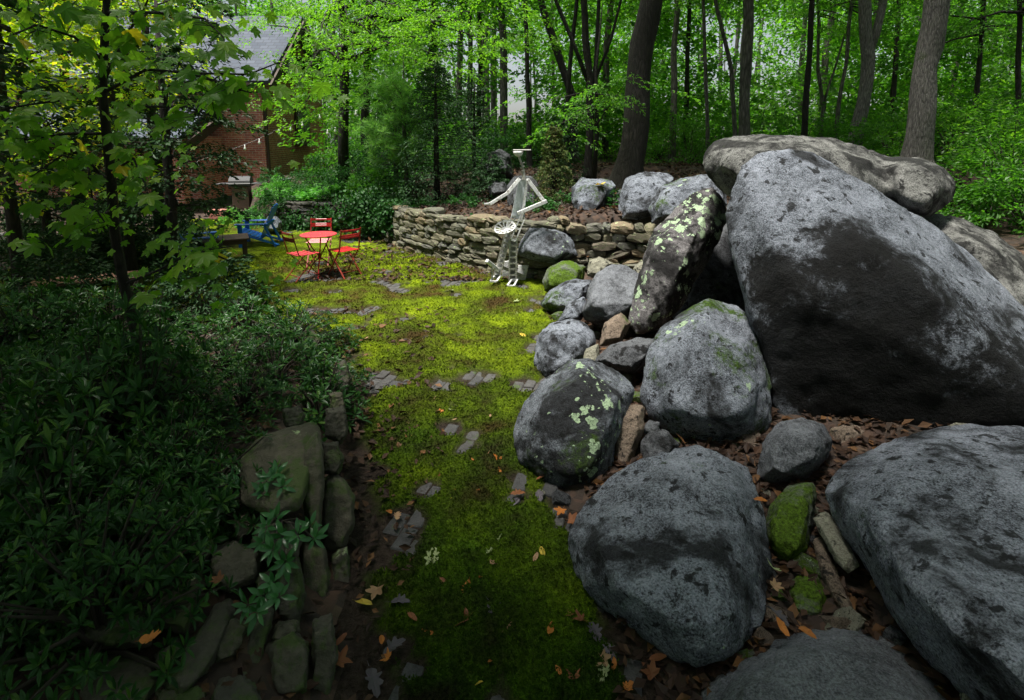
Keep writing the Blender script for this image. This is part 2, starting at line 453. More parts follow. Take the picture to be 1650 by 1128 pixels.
M['paver'] = wall_stone_mat('paver', [(0, (.045, .045, .047)), (.5, (.075, .073, .072)), (1, (.055, .052, .05))], 0, .3)
G = lambda n, *a, **k: M.__setitem__(n, leaf_mat(n, *a, **k))
G('leaf_forest', (.025, .095, .010), (.07, .19, .016), .52)
G('leaf_bright', (.075, .19, .013), (.15, .30, .024), .55)
G('leaf_far', (.03, .105, .010), (.085, .22, .02), .58, c2=(.16, .32, .03))
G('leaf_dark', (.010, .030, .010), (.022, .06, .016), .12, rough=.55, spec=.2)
G('leaf_yellow', (.17, .29, .012), (.34, .43, .02), .6, c2=(.6, .45, .03))
G('leaf_maple', (.08, .20, .016), (.16, .30, .03), .55, rough=.45, c2=(.22, .34, .04))
G('leaf_maple_yellow', (.5, .40, .03), (.6, .45, .03), .5)
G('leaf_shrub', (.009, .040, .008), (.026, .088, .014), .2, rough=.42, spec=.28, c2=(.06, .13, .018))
G('leaf_shrub_near', (.025, .11, .028), (.05, .17, .045), .2, rough=.28, spec=.6)
G('leaf_ivy', (.012, .055, .012), (.035, .12, .022), .25, rough=.5, spec=.25)
G('leaf_cover', (.05, .19, .03), (.11, .30, .05), .35)
G('leaf_conifer', (.015, .055, .016), (.035, .09, .025), .15, rough=.6)
G('leaf_pine', (.10, .24, .06), (.20, .36, .11), .4, rough=.6, spec=.2)
G('leaf_juniper', (.05, .085, .018), (.09, .13, .03), .2, rough=.7, c2=(.13, .075, .025))
M['bark_dark'] = bark_mat('bark_dark', (.008, .007, .005), (.034, .028, .022))
M['bark_grey'] = bark_mat('bark_grey', (.05, .045, .042), (.26, .24, .22), (26, 26, 4.2), .1)
M['bark_mid'] = bark_mat('bark_mid', (.03, .028, .024), (.17, .155, .135), (12, 12, 2.2), .1)
M['stem'] = plain_mat('stem', (.035, .028, .02), .85)

# ---------------------------------------------------------------- ground
def path_left(y):
    return np.interp(y, [-10, 0, 1, 2, 3.4, 5.0, 5.85, 6.6, 7.6, 8.4, 10], [-.3, -.35, -.5, -.68, -1.10, -1.62, -1.95, -2.7, -4.6, -7.5, -14])
def path_right(y):
    return np.interp(y, [-10, 0, 1.5, 2, 2.4, 3, 3.6, 4.2, 5.5, 6.5, 8.0, 8.9, 9.3, 10.05, 12.4, 13.3, 14.0, 14.15, 15.5, 18, 20],
                     [1.4, 1.2, .8, .62, .55, .42, .3, .2, .42, .75, .95, .8, .3, -.62, -2.85, -3.6, -4.4, -6.2, -7.2, -8.6, -9])
def terrain(x, y):
    x = np.asarray(x, float); y = np.asarray(y, float)
    r = x - path_right(y); l = path_left(y) - x
    slope = np.interp(r, [0, .15, .8, 2.0, 4.0, 8], [0, .03, .10, .22, .75, 1.4])
    terr = np.interp(y, [8, 9.2, 12.5, 14, 18, 30], [1.0, .93, .70, .58, .5, .5]) * sstep(.06, .2, r) + np.clip(r, 0, 9) * .11
    slope = slope * np.interp(y, [1.5, 2.6, 4.6], [.12, .3, 1.0])
    zr = slope + (terr - slope) * sstep(8.95, 9.25, y)
    hb = np.interp(y, [-10, 0, 2, 3.5, 4.6, 6, 7.3], [.3, .2, .12, .32, .30, .13, 0])
    zl = hb * sstep(.12, .5, l) + .10 * sstep(.8, 3, l) * hb
    z = np.where(r > 0, zr, 0) + np.where(l > 0, zl, 0)
    far = sstep(11, 15, y) * sstep(-6.3, -7.5, x)
    z = z + far * .3
    z = z + .75 * sstep(1.3, 0.2, y) * sstep(-.3, .5, r + l + 1.2)
    nz = fbm2(x * .6, y * .6, 4) * .10 + fbm2(x * 4, y * 4, 3) * .02
    open_ = (r < .02) & (l < .02)
    z = np.where(open_, -.06, z + nz * np.clip(np.maximum(r, l), 0, .6) / .6)
    return z
def axis(segs):
    out = []
    for a, b, s in segs: out.append(np.arange(a, b, s))
    return np.concatenate(out)
gx = axis([(-60, -16, 2.2), (-16, -9, .5), (-9, 6, .1), (6, 14, .5), (14, 62, 2.4)])
gyy = axis([(-12, 0, .8), (0, 16, .1), (16, 26, .5), (26, 90, 2.5)])
X, Y = np.meshgrid(gx, gyy)
Z = terrain(X, Y)
nx, ny = len(gx), len(gyy)
idx = np.arange(nx * ny).reshape(ny, nx)
gf = np.stack([idx[:-1, :-1], idx[:-1, 1:], idx[1:, 1:], idx[1:, :-1]], -1).reshape(-1, 4)
ground = obj('ground', mesh('ground', np.stack([X, Y, Z], -1).reshape(-1, 3), gf, M['litter']))
tag(ground, 'leaf-littered soil of the garden and the wood floor', kind='structure')
def tz(x, y): return float(terrain(np.array([x]), np.array([y]))[0])

# the mossy patio: bare patches where the pavers show
BARE = [(628, 872, .22), (650, 840, .16), (612, 905, .12), (605, 1040, .12), (640, 1045, .10), (668, 1080, .08),
        (610, 612, .26), (640, 618, .18), (590, 632, .2), (728, 690, .14), (605, 762, .12),
        (645, 470, .34), (612, 455, .4), (600, 500, .28), (655, 515, .25), (560, 505, .22), (690, 455, .2), (735, 475, .2), (620, 440, .3), (540, 470, .25),
        (516, 445, .52), (590, 385, .6), (570, 372, .5), (640, 395, .3), (720, 425, .3), (785, 440, .35), (840, 462, .35), (880, 490, .25), (868, 560, .2), (690, 790, .12), (845, 620, .18), (870, 545, .18)]
BP = np.array([(*gz(u, v)[:2], r * (.5 if 430 < v < 530 and u > 530 else .85)) for u, v, r in BARE])
def bare(x, y):
    x = np.ravel(x); y = np.ravel(y)
    wob = .55 * fbm2(x * 3.1, y * 3.1, 4, .6, 4.2)
    m = np.full(len(x), 9.0)
    for bx, by, br in BP:
        m = np.minimum(m, np.hypot(x - bx, (y - by)) / br)
    n2 = fbm2(x * 1.3, y * 1.3, 4, .55, 9.0)
    k = np.maximum(sstep(1.15, .8, m + wob), sstep(.27, .42, n2 + .3 * wob) * .9)
    l = x - path_left(y)
    k = np.maximum(k, sstep(.26, .10, l + .25 * wob) * (y < 6.5))
    rr = path_right(y) - x
    k = np.maximum(k, sstep(.16, .04, rr + .2 * wob))
    return k
px_ = axis([(-9, -3.5, .06), (-3.5, 2.3, .03)])
py_ = axis([(.6, 4, .022), (4, 7, .03), (7, 15.6, .06)])
X, Y = np.meshgrid(px_, py_)
bk = bare(X, Y).reshape(X.shape)
mossz = .024 + .045 * fbm2(X * 2.2, Y * 2.2, 4) + .04 * np.abs(fbm2(X * 9, Y * 9, 3)) + .01 * fbm2(X * 34, Y * 34, 2)
Z = mossz * (1 - bk) + bk * (-.012 + .01 * fbm2(X * 9, Y * 9, 3))
idx = np.arange(X.size).reshape(X.shape)
pf = np.stack([idx[:-1, :-1], idx[:-1, 1:], idx[1:, 1:], idx[1:, :-1]], -1).reshape(-1, 4)
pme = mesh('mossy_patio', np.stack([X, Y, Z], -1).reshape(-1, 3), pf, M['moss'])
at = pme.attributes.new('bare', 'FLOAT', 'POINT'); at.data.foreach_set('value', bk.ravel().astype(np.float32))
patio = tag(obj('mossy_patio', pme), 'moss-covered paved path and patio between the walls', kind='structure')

# moss tufts: nobody could count them
n = 140000
ty = 1.7 + 9.5 * rng.random(n) ** 1.7
tx = path_left(ty) + (path_right(ty) - path_left(ty)) * rng.random(n)
tx = np.where(tx < -5, -5 + rng.random(n) * 5, tx)
keep = (bare(tx, ty) < .35) & (tx < path_right(ty)) & (tx > path_left(ty))
tx, ty = tx[keep], ty[keep]; n = len(tx)
tzz = .024 + .045 * fbm2(tx * 2.2, ty * 2.2, 4) + .04 * np.abs(fbm2(tx * 9, ty * 9, 3)) + .01 * fbm2(tx * 34, ty * 34, 2)
P = np.stack([tx, ty, tzz - .004], 1)
D = np.array([0, 0, 1.]) + rng.normal(size=(n, 3)) * .75; D[:, 2] = np.abs(D[:, 2])
N = rng.normal(size=(n, 3))
S = (.010 + .016 * rng.random(n)) * (1 + .10 * np.clip(ty - 3, 0, 8))
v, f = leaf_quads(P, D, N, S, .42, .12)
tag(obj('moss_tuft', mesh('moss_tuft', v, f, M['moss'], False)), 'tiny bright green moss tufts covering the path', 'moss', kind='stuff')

# pavers, each its own piece, where the moss has worn off
def paver_mesh(k):
    g = np.random.default_rng(40 + k); bm = bmesh.new(); bmesh.ops.create_cube(bm, size=1)
    for q in bm.verts: q.co = Vector((q.co.x * .198, q.co.y * .098, q.co.z * .05 - .025)) + Vector(g.normal(size=3) * .0025)
    bmesh.ops.bevel(bm, geom=list(bm.edges), offset=.007, segments=1, affect='EDGES')
    me = bpy.data.meshes.new('paver'); bm.to_mesh(me); bm.free(); me.materials.append(M['paver']); return me
PM = [paver_mesh(k) for k in range(6)]
cells = []
ca, sa = math.cos(R(74)), math.sin(R(74))
for i in range(-70, 70):
    for j in range(-130, 130):
        lx, ly = (i + .5 * (j % 2)) * .206, j * .106
        x, y = lx * ca - ly * sa - 1.0, lx * sa + ly * ca + 6.0
        if 1.5 < y < 13.6 and path_left(y) + .12 < x < path_right(y) - .05: cells.append((x, y))
cells = np.array(cells)
kb = bare(cells[:, 0], cells[:, 1])
cells = cells[(kb > .7) & (cells[:, 0] > path_left(cells[:, 1]) + .24 * (cells[:, 1] < 6.5))]
dist = np.hypot(cells[:, 0], cells[:, 1])
cells = cells[np.argsort(dist)][:300]
for i, (x, y) in enumerate(cells):
    o = obj('paver', PM[i % 6], patio, (x, y, .002 + random.uniform(-.008, .005)))
    o.rotation_euler = (random.gauss(0, .02), random.gauss(0, .02), R(74) + random.gauss(0, .03))

# ---------------------------------------------------------------- dry stone walls
def stone_mesh(k, mat, n=2, jit=.10):
    g = np.random.default_rng(60 + k); bm = bmesh.new(); bmesh.ops.create_cube(bm, size=1)
    bmesh.ops.subdivide_edges(bm, edges=list(bm.edges), cuts=n, use_grid_fill=True)
    sk = g.normal(size=(3, 3)) * .06
    for q in bm.verts:
        c = np.array(q.co); e = (np.abs(c) > .49).sum()
        c = c * (1, .86, .72)[e - 1] if e else c
        c = c * 1.18 + sk @ c + g.normal(size=3) * jit * (.28, .5, .35)
        q.co = Vector(np.clip(c, -.56, .56))
    bm.normal_update()
    me = bpy.data.meshes.new('stone'); bm.to_mesh(me); bm.free(); me.materials.append(mat); return me
def dry_wall(name, label, line, hfun, mat, course, length, depth=.28, taper=.06, seed=1, group=None, jag=.0, skip=None):
    g = random.Random(seed)
    protos = [stone_mesh(seed * 20 + k, mat) for k in range(9)]
    line = [Vector((a, b, 0)) for a, b in line]
    cum = [0.0]
    for a, b in zip(line, line[1:]): cum.append(cum[-1] + (b - a).length)
    T = cum[-1]
    def at(s):
        s = min(max(s, 0), T - 1e-4)
        for i in range(len(line) - 1):
            if s <= cum[i + 1]:
                t = (s - cum[i]) / (cum[i + 1] - cum[i]); d = (line[i + 1] - line[i]).normalized()
                return line[i].lerp(line[i + 1], t), d
    mid, _ = at(T / 2)
    w = thing(name, (mid.x, mid.y, 0), label, 'stone wall', group)
    core = MB(); K = 24
    for i in range(K):
        s0, s1 = T * i / K, T * (i + 1) / K
        a, d = at(s0); b, d2 = at(s1); nrm = Vector((-d.y, d.x, 0)); h = min(hfun(s0 / T), hfun(s1 / T)) - .10
        if h < .05: continue
        off = nrm * .17
        core.bar(a + off - mid + Vector((0, 0, h / 2 - .05)), b + off - mid + Vector((0, 0, h / 2 - .05)), .2, h)
    core.build('core', M['core'], w)
    z = -.04
    while z < 1.4:
        ch = course * g.uniform(.7, 1.35)
        s = g.uniform(-.2, .05)
        while s < T:
            L = length * g.uniform(.5, 1.7)
            p, d = at(s + L / 2); h = hfun((s + L / 2) / T)
            if z + ch * .45 < h and not (skip and skip((s + L / 2) / T, z)):
                nrm = Vector((-d.y, d.x, 0))
                q = p + nrm * (depth * .38 + taper * z + g.uniform(-.03, .03)) - mid
                o = obj('stone', g.choice(protos), w, (q.x, q.y, z + ch / 2 + g.uniform(-.012, .012)))
                o.scale = (L * .97, depth * g.uniform(.85, 1.15), ch * g.uniform(.9, 1.05))
                o.rotation_euler = (g.gauss(0, .05 + jag), g.gauss(0, .045 + jag), math.atan2(d.y, d.x) + g.gauss(0, .05 + jag) + (math.pi if g.random() < .5 else 0))
            s += L
        z += ch * .96
    return w
# line runs left to right as seen, the wall's body behind it
A = [gz(u, v)[:2] for u, v in ((616, 384), (650, 402), (705, 418), (765, 432), (830, 447), (872, 452))]
dry_wall('dry_stone_wall', 'lichen-spotted dry stone wall of tan stacked stones behind the metal figure', A,
         lambda t: .80 + .16 * t + .03 * math.sin(t * 17), M['wall_stone'], .105, .30, seed=2)
B = [gz(u, v)[:2] for u, v in ((890, 453), (950, 451), (1010, 452), (1075, 456))]
dry_wall('dry_stone_wall', 'tumbled end of stone wall with pale green lichen behind the lichen-covered slab', B,
         lambda t: 1.0 - .12 * t, M['wall_stone'], .115, .26, seed=3, jag=.1)
C = [(-6.1, 14.0), (-5.2, 13.75), (-4.3, 13.65), (-3.5, 13.1), (-2.95, 12.5)]
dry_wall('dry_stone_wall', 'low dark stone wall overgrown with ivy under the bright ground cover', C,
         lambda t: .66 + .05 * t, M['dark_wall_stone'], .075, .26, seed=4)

# ---------------------------------------------------------------- boulders
def hull_rock(parts, vox, smooth, amp, freq, seed, chips=9):
    smooth = max(2, int(smooth * .55))
    bm = bmesh.new()
    for pts in parts:
        b2 = bmesh.new()
        for p in pts: b2.verts.new(p)
        gg = np.random.default_rng(seed + 500)
        A_ = np.array([tuple(p) for p in pts]); mid_ = A_.mean(0)
        bmesh.ops.delete(b2, geom=list(b2.verts), context='VERTS')
        for p in pts: b2.verts.new(p)
        r = bmesh.ops.convex_hull(b2, input=list(b2.verts))
        for _k in range(chips):
            nn_ = gg.normal(size=3); nn_ /= np.linalg.norm(nn_)
            hh_ = (A_ @ nn_).max() - mid_ @ nn_
            geo = list(b2.verts) + list(b2.edges) + list(b2.faces)
            bmesh.ops.bisect_plane(b2, geom=geo, plane_co=Vector(mid_ + nn_ * hh_ * gg.uniform(.87, .97)), plane_no=Vector(nn_), clear_outer=True)
            vs_ = [tuple(v.co) for v in b2.verts if v.link_faces or True]
            bmesh.ops.delete(b2, geom=list(b2.verts), context='VERTS')
            for p in vs_: b2.verts.new(p)
            r = bmesh.ops.convex_hull(b2, input=list(b2.verts))
        bmesh.ops.delete(b2, geom=[e for e in r['geom_interior'] if isinstance(e, bmesh.types.BMVert)] , context='VERTS')
        me = bpy.data.meshes.new('t'); b2.to_mesh(me); b2.free(); bm.from_mesh(me); bpy.data.meshes.remove(me)
    bmesh.ops.recalc_face_normals(bm, faces=list(bm.faces))
    me = bpy.data.meshes.new('t'); bm.to_mesh(me); bm.free()
    o = bpy.data.objects.new('t', me); COL.objects.link(o)
    md = o.modifiers.new('r', 'REMESH'); md.mode = 'VOXEL'; md.voxel_size = vox
    dg = bpy.context.evaluated_depsgraph_get(); ev = o.evaluated_get(dg)
    m2 = bpy.data.meshes.new_from_object(ev)
    bpy.data.objects.remove(o); bpy.data.meshes.remove(me)
    nv = len(m2.vertices); co = np.empty(nv * 3); m2.vertices.foreach_get('co', co); co = co.reshape(-1, 3)
    ed = np.empty(len(m2.edges) * 2, dtype=np.int32); m2.edges.foreach_get('vertices', ed); ed = ed.reshape(-1, 2)
    deg = np.bincount(ed.ravel(), minlength=nv)[:, None]
    for k in range(smooth):
        s = np.zeros_like(co); np.add.at(s, ed[:, 0], co[ed[:, 1]]); np.add.at(s, ed[:, 1], co[ed[:, 0]])
        lam = .6 if k % 2 == 0 else -.30
        co = co + lam * (s / deg - co)
    m2.vertices.foreach_set('co', co.ravel()); m2.update()
    nr = np.empty(nv * 3); m2.vertices.foreach_get('normal', nr); nr = nr.reshape(-1, 3)
    q = co * freq + seed * 13.7
    d = amp * (1.2 * fbm(q, 3, .5) + .5 * fbm(q * 3.3 + 5, 4, .62) - .9 * sstep(.10, .0, np.abs(fbm(q * .8 + 31, 2))) * .35 - .7 * np.abs(fbm(q * 1.7 + 9, 3)) - .5 * np.clip(fbm(q * 6 + 3, 2) - .15, 0, 1)) 
    co = co + nr * d[:, None]
    m2.vertices.foreach_set('co', co.ravel())
    m2.polygons.foreach_set('use_smooth', [True] * len(m2.polygons)); m2.update()
    return m2, co
_seed = [0]
def rock_points(outline, Y, tilt, thick, front, ring=.62, fr=.75):
    u0 = sum(p[0] for p in outline) / len(outline); v0 = sum(p[1] for p in outline) / len(outline)
    outline = [(u0 + (a - u0) * 1.055, v0 + (b - v0) * 1.055) for a, b in outline]
    c = gy(u0, v0, Y); pts = []
    def place(u, v, dy):
        p = gy(u, v, Y); yy = Y + tilt * (p.z - c.z)
        return gy(u, v, max(.8, yy + dy))
    for u, v in outline:
        pts.append(place(u, v, 0))
        k = .72
        pts.append(place(u0 + (u - u0) * k, v0 + (v - v0) * k, thick))
        if not front:
            pts.append(place(u0 + (u - u0) * ring, v0 + (v - v0) * ring, -thick * fr))
    for u, v, yy in (front or []): pts.append(gy(u, v, yy))
    return pts
def boulder(label, outline, Y, mat, tilt=.55, thick=None, front=None, smooth=10, amp=None, vox=None, extra=None, name='boulder', group='boulders heaped beside the path', parts=None, cat='boulder', ring=.62, fr=.75):
    us = [p[0] for p in outline]; vs = [p[1] for p in outline]
    w = (max(us) - min(us)) / F * Y; h = (max(vs) - min(vs)) / F * Y; s = (w + h) / 2
    if thick is None: thick = .5 * min(w, h) + .1 * s
    P = [rock_points(outline, Y, tilt, thick, front, ring, fr)]
    for e in (extra or []): P.append(rock_points(e[0], e[1], tilt, thick * .7, None))
    _seed[0] += 1
    me, co = hull_rock(P, (vox * 1.25) if vox else max(s / 36, .007), smooth, amp if amp is not None else .03 * s + .004, 2.2 / s, _seed[0])
    c = co.mean(0); c[2] = co[:, 2].min(); co = co - c
    me.vertices.foreach_set('co', co.ravel()); me.update(); me.name = name; me.materials.clear(); me.materials.append(M[mat])
    o = obj(name, me, None, tuple(c))
    return tag(o, label, cat, group)
def stone(label, outline, Y, mat, **k):
    k.setdefault('amp', .008); k.setdefault('smooth', 5)
    return boulder(label, outline, Y, mat, name='stone', cat='stone', group='stones wedged among the boulders', **k)

boulder('giant granite boulder, black with stain and painted shade, the largest in the heap', [(1183,300),(1200,268),(1235,248),(1278,240),(1312,250),(1345,262),(1400,290),(1450,335),(1490,365),(1540,405),(1600,460),(1660,535),(1830,660),(1830,740),(1500,712),(1300,702),(1245,660),(1225,600),(1213,540),(1198,480),(1180,380),(1172,330)],
        4.7, 'granite_stain_shade', tilt=.35, thick=1.2, front=[(1215,395,4.42),(1290,330,4.55),(1400,400,4.12),(1480,450,3.98),(1620,580,3.65),(1740,690,3.4),(1300,480,4.08),(1270,650,4.2),(1420,690,4.05),(1560,705,3.9),(1700,730,3.75),(1400,560,3.95)], smooth=14, amp=.05, vox=.028)
boulder('long weathered capstone boulder with a rounded knob lying behind the giant', [(1138,245),(1150,230),(1190,222),(1250,219),(1330,225),(1400,240),(1440,258),(1450,300),(1442,345),(1300,345),(1215,300),(1182,322),(1152,292),(1137,268)],
        6.2, 'granite_warm', tilt=.6, thick=1.0, extra=[([(1425,262),(1450,254),(1482,254),(1518,268),(1537,295),(1530,325),(1498,350),(1460,345),(1425,310)], 6.0)], smooth=12, vox=.03)
boulder('grey boulder with black blotches behind the giant at the right edge', [(1478,356),(1500,346),(1540,350),(1600,375),(1650,418),(1720,490),(1720,620),(1560,560),(1500,430)], 5.8, 'granite_warm', thick=.8, smooth=12)
boulder('leaning grey slab boulder thick with pale green lichen', [(1128,308),(1150,299),(1166,318),(1171,350),(1152,390),(1132,440),(1104,490),(1064,532),(1034,542),(1019,515),(1028,455),(1042,395),(1050,372),(1080,345),(1108,322)],
        6.3, 'slab_lichen', tilt=.5, thick=.35, front=[(1060,400,5.95),(1140,330,6.35),(1050,500,5.7),(1090,450,5.72),(1120,380,6.0),(1035,525,5.75)], smooth=8, vox=.02)
boulder('dark boulder added as shade deep in the gap beside the lichen slab', [(1120,360),(1180,330),(1225,420),(1235,600),(1120,590),(1060,545)], 7.0, 'granite_dark', thick=.5)  # added dark rock stands in for the shade of the gap
boulder('tall egg-shaped grey boulder with lichen spots and moss on its shoulder', [(1034,612),(1045,570),(1070,525),(1100,495),(1140,482),(1172,487),(1206,506),(1226,542),(1241,592),(1251,632),(1246,672),(1226,698),(1180,716),(1120,710),(1075,694),(1050,668),(1037,642)],
        4.35, 'granite_spots', tilt=.6, thick=.55, ring=.6, fr=.6, smooth=14)
boulder('humped boulder with green moss and lichen at the edge of the moss path', [(829,705),(835,670),(855,635),(885,605),(915,588),(932,580),(965,590),(1000,605),(1023,630),(1012,655),(993,695),(987,752),(960,788),(920,794),(870,774),(840,742)],
        3.95, 'granite_lichen', tilt=.65, thick=.4, smooth=12)
boulder('round grey boulder bulging over the moss path above the humped one', [(861,575),(870,540),(890,520),(920,513),(945,524),(961,546),(957,572),(935,590),(905,605),(880,618),(865,603)], 5.5, 'granite', tilt=.5, thick=.3, smooth=14)
boulder('broad pale grey boulder with dark spots at the front beside fallen leaves', [(909,885),(919,850),(950,810),(1000,765),(1060,738),(1120,726),(1172,730),(1201,740),(1210,762),(1217,820),(1236,880),(1241,920),(1227,982),(1210,1032),(1180,1054),(1120,1064),(1060,1044),(1000,1012),(965,972),(930,934)],
        2.75, 'granite', tilt=.85, thick=.45, ring=.66, fr=.5, smooth=14, vox=.014)
boulder('rough speckled granite boulder filling the lower right corner', [(1324,785),(1380,745),(1440,715),(1520,698),(1600,700),(1720,690),(1850,760),(1850,1050),(1700,1200),(1560,1120),(1500,1062),(1450,1015),(1400,930),(1360,860),(1330,812)],
        2.75, 'granite_stain_shade2', tilt=.8, thick=.6, smooth=10, vox=.016, amp=.035)
boulder('smooth grey boulder cut off by the bottom edge of the picture', [(1110,1150),(1150,1100),(1200,1060),(1260,1026),(1310,1017),(1372,1014),(1432,1040),(1492,1082),(1535,1135),(1550,1260),(1090,1260)], 2.1, 'granite_smooth', tilt=.8, thick=.35, smooth=14, vox=.012)
boulder('small smooth oval boulder resting between the front boulders', [(1219,758),(1233,710),(1253,682),(1290,674),(1326,684),(1338,710),(1331,742),(1300,772),(1255,783),(1225,778)], 3.55, 'granite_smooth', tilt=.5, thick=.25, smooth=14)
boulder('small rock coated in bright green moss between the front boulders', [(1232,842),(1244,810),(1275,780),(1306,774),(1316,800),(1306,862),(1296,898),(1270,913),(1245,898),(1234,870)], 2.95, 'mossy_rock', tilt=.7, thick=.15)
stone('squared grey stone bar leaning on the lower right boulder', [(1311,836),(1330,824),(1350,845),(1386,910),(1366,927),(1345,905)], 2.75, 'tan_rock', tilt=.9, thick=.07)
stone('reddish stone bar with lichen flecks under the squared grey bar', [(1310,870),(1324,868),(1352,920),(1388,1000),(1372,1008),(1345,975),(1318,915)], 2.62, 'brown_rock', tilt=.9, thick=.07)
stone('second grey stone bar lying below the squared one', [(1373,942),(1395,927),(1437,1012),(1406,1028)], 2.55, 'tan_rock', tilt=.9, thick=.08)
stone('dark mossy round stone above the bottom boulder', [(1269,948),(1285,926),(1315,925),(1336,960),(1331,996),(1300,1005),(1275,988)], 2.55, 'mossy_rock', tilt=.8, thick=.1, smooth=10)
stone('blocky brown stone tucked under the giant boulder', [(1337,690),(1360,684),(1401,690),(1401,716),(1370,729),(1340,722)], 3.85, 'brown_rock', thick=.1)
stone('pale flat stone on top of the lower right boulder', [(1516,692),(1540,681),(1574,684),(1579,702),(1520,706)], 3.5, 'tan_rock', thick=.1)
stone('pale mossy stone at the bottom right edge', [(1544,1102),(1570,1080),(1592,1094),(1594,1135),(1550,1135)], 1.98, 'tan_rock', tilt=.8, thick=.05)
stone('upright reddish brown slab between the humped and egg-shaped boulders', [(989,668),(1000,655),(1036,650),(1038,690),(1012,762),(993,778),(986,705)], 3.85, 'brown_rock', tilt=.5, thick=.1)
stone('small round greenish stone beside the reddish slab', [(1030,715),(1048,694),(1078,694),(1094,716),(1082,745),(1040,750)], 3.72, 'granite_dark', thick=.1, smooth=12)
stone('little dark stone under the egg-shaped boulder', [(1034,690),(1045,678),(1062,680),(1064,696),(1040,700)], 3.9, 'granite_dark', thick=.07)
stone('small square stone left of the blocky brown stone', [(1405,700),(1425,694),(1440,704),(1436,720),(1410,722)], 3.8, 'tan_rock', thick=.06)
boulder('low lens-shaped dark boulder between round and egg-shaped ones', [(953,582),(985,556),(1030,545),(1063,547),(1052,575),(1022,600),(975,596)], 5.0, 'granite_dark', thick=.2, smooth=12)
stone('brown cracked stone below the cube-shaped boulder', [(966,558),(974,520),(1000,504),(1016,520),(1002,552)], 5.5, 'brown_rock', thick=.15)
stone('little olive stone beside the round boulder', [(935,590),(944,562),(964,554),(968,586)], 5.15, 'tan_rock', thick=.1)
boulder('cube-shaped boulder with a dark wet top and a moss patch', [(937,502),(948,465),(963,440),(985,427),(1010,431),(1036,446),(1036,472),(1022,512),(986,528),(950,523)], 6.3, 'granite_smooth', tilt=.25, thick=.4, front=[(950,490,5.95),(1020,490,5.9),(955,470,6.1),(1028,462,6.1),(985,515,5.9)], smooth=8)
boulder('flat pointed boulder at the moss edge right of the metal figure', [(872,490),(884,470),(918,450),(957,452),(948,480),(912,502),(885,500)], 7.3, 'granite_spots', thick=.3)
boulder('low grey boulder between the flat pointed and the round one', [(897,520),(915,490),(940,478),(950,500),(932,518)], 6.4, 'granite', thick=.25)
boulder('mossy dark boulder at the foot of the wall beside the metal figure', [(875,452),(885,430),(910,420),(942,430),(940,452),(905,470),(880,467)], 8.3, 'mossy_rock', thick=.35, smooth=12)
boulder('rounded boulder built into the stone wall behind the metal figure', [(832,398),(848,370),(875,361),(905,367),(922,390),(932,412),(900,426),(860,420),(836,410)], 8.9, 'granite_lichen', thick=.4, smooth=12)
stone('pale lichen-covered stone above the cube-shaped boulder', [(946,444),(950,420),(966,414),(988,424),(968,448)], 7.2, 'tan_rock', thick=.2)
stone('flat grey stone left of the wall boulder top', [(1020,432),(1034,420),(1052,424),(1046,446),(1024,450)], 7.0, 'tan_rock', thick=.2)
boulder('wedge-shaped boulder with a yellow leaf on top behind the wall', [(921,302),(938,288),(985,291),(992,300),(977,336),(956,353),(930,348),(922,325)], 10.0, 'granite_spots', thick=.5)
boulder('tall creviced grey boulder behind the wall under the big dark trunk', [(1000,312),(1010,285),(1030,277),(1072,279),(1088,288),(1062,320),(1052,365),(995,360),(1005,335)], 9.6, 'granite', thick=.5, group='boulders behind the stone wall')
boulder('rounded boulder with lichen between the creviced one and the capstone', [(1046,335),(1064,302),(1100,286),(1142,281),(1156,296),(1120,340),(1080,362),(1050,360)], 8.8, 'granite_spots', thick=.5)
boulder('grey boulder peeping out under the left end of the capstone', [(1130,300),(1140,285),(1165,290),(1172,330),(1140,340)], 7.6, 'granite', thick=.4)
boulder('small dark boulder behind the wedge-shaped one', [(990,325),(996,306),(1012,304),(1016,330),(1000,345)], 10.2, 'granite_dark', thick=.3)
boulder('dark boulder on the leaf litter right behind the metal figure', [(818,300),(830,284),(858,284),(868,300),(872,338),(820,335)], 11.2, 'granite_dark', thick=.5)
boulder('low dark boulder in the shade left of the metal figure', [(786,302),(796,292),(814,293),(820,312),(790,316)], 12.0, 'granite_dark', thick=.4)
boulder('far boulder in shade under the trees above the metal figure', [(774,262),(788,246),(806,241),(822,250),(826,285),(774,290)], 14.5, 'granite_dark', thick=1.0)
boulder('light grey boulder beside the blue garden chair', [(425,360),(433,349),(446,349),(454,358),(452,370),(438,374),(427,370)], 13.3, 'granite', thick=.3, group='boulders by the lawn')
boulder('long grey rock jutting out of the ivy at the corner', [(541,356),(556,342),(574,338),(580,344),(562,353),(545,360)], 12.7, 'granite', thick=.2, group='boulders by the lawn')
boulder('grey rock among the bright ground cover', [(536,308),(545,304),(556,306),(556,312),(540,313)], 16.0, 'granite', thick=.25, group='boulders by the lawn')

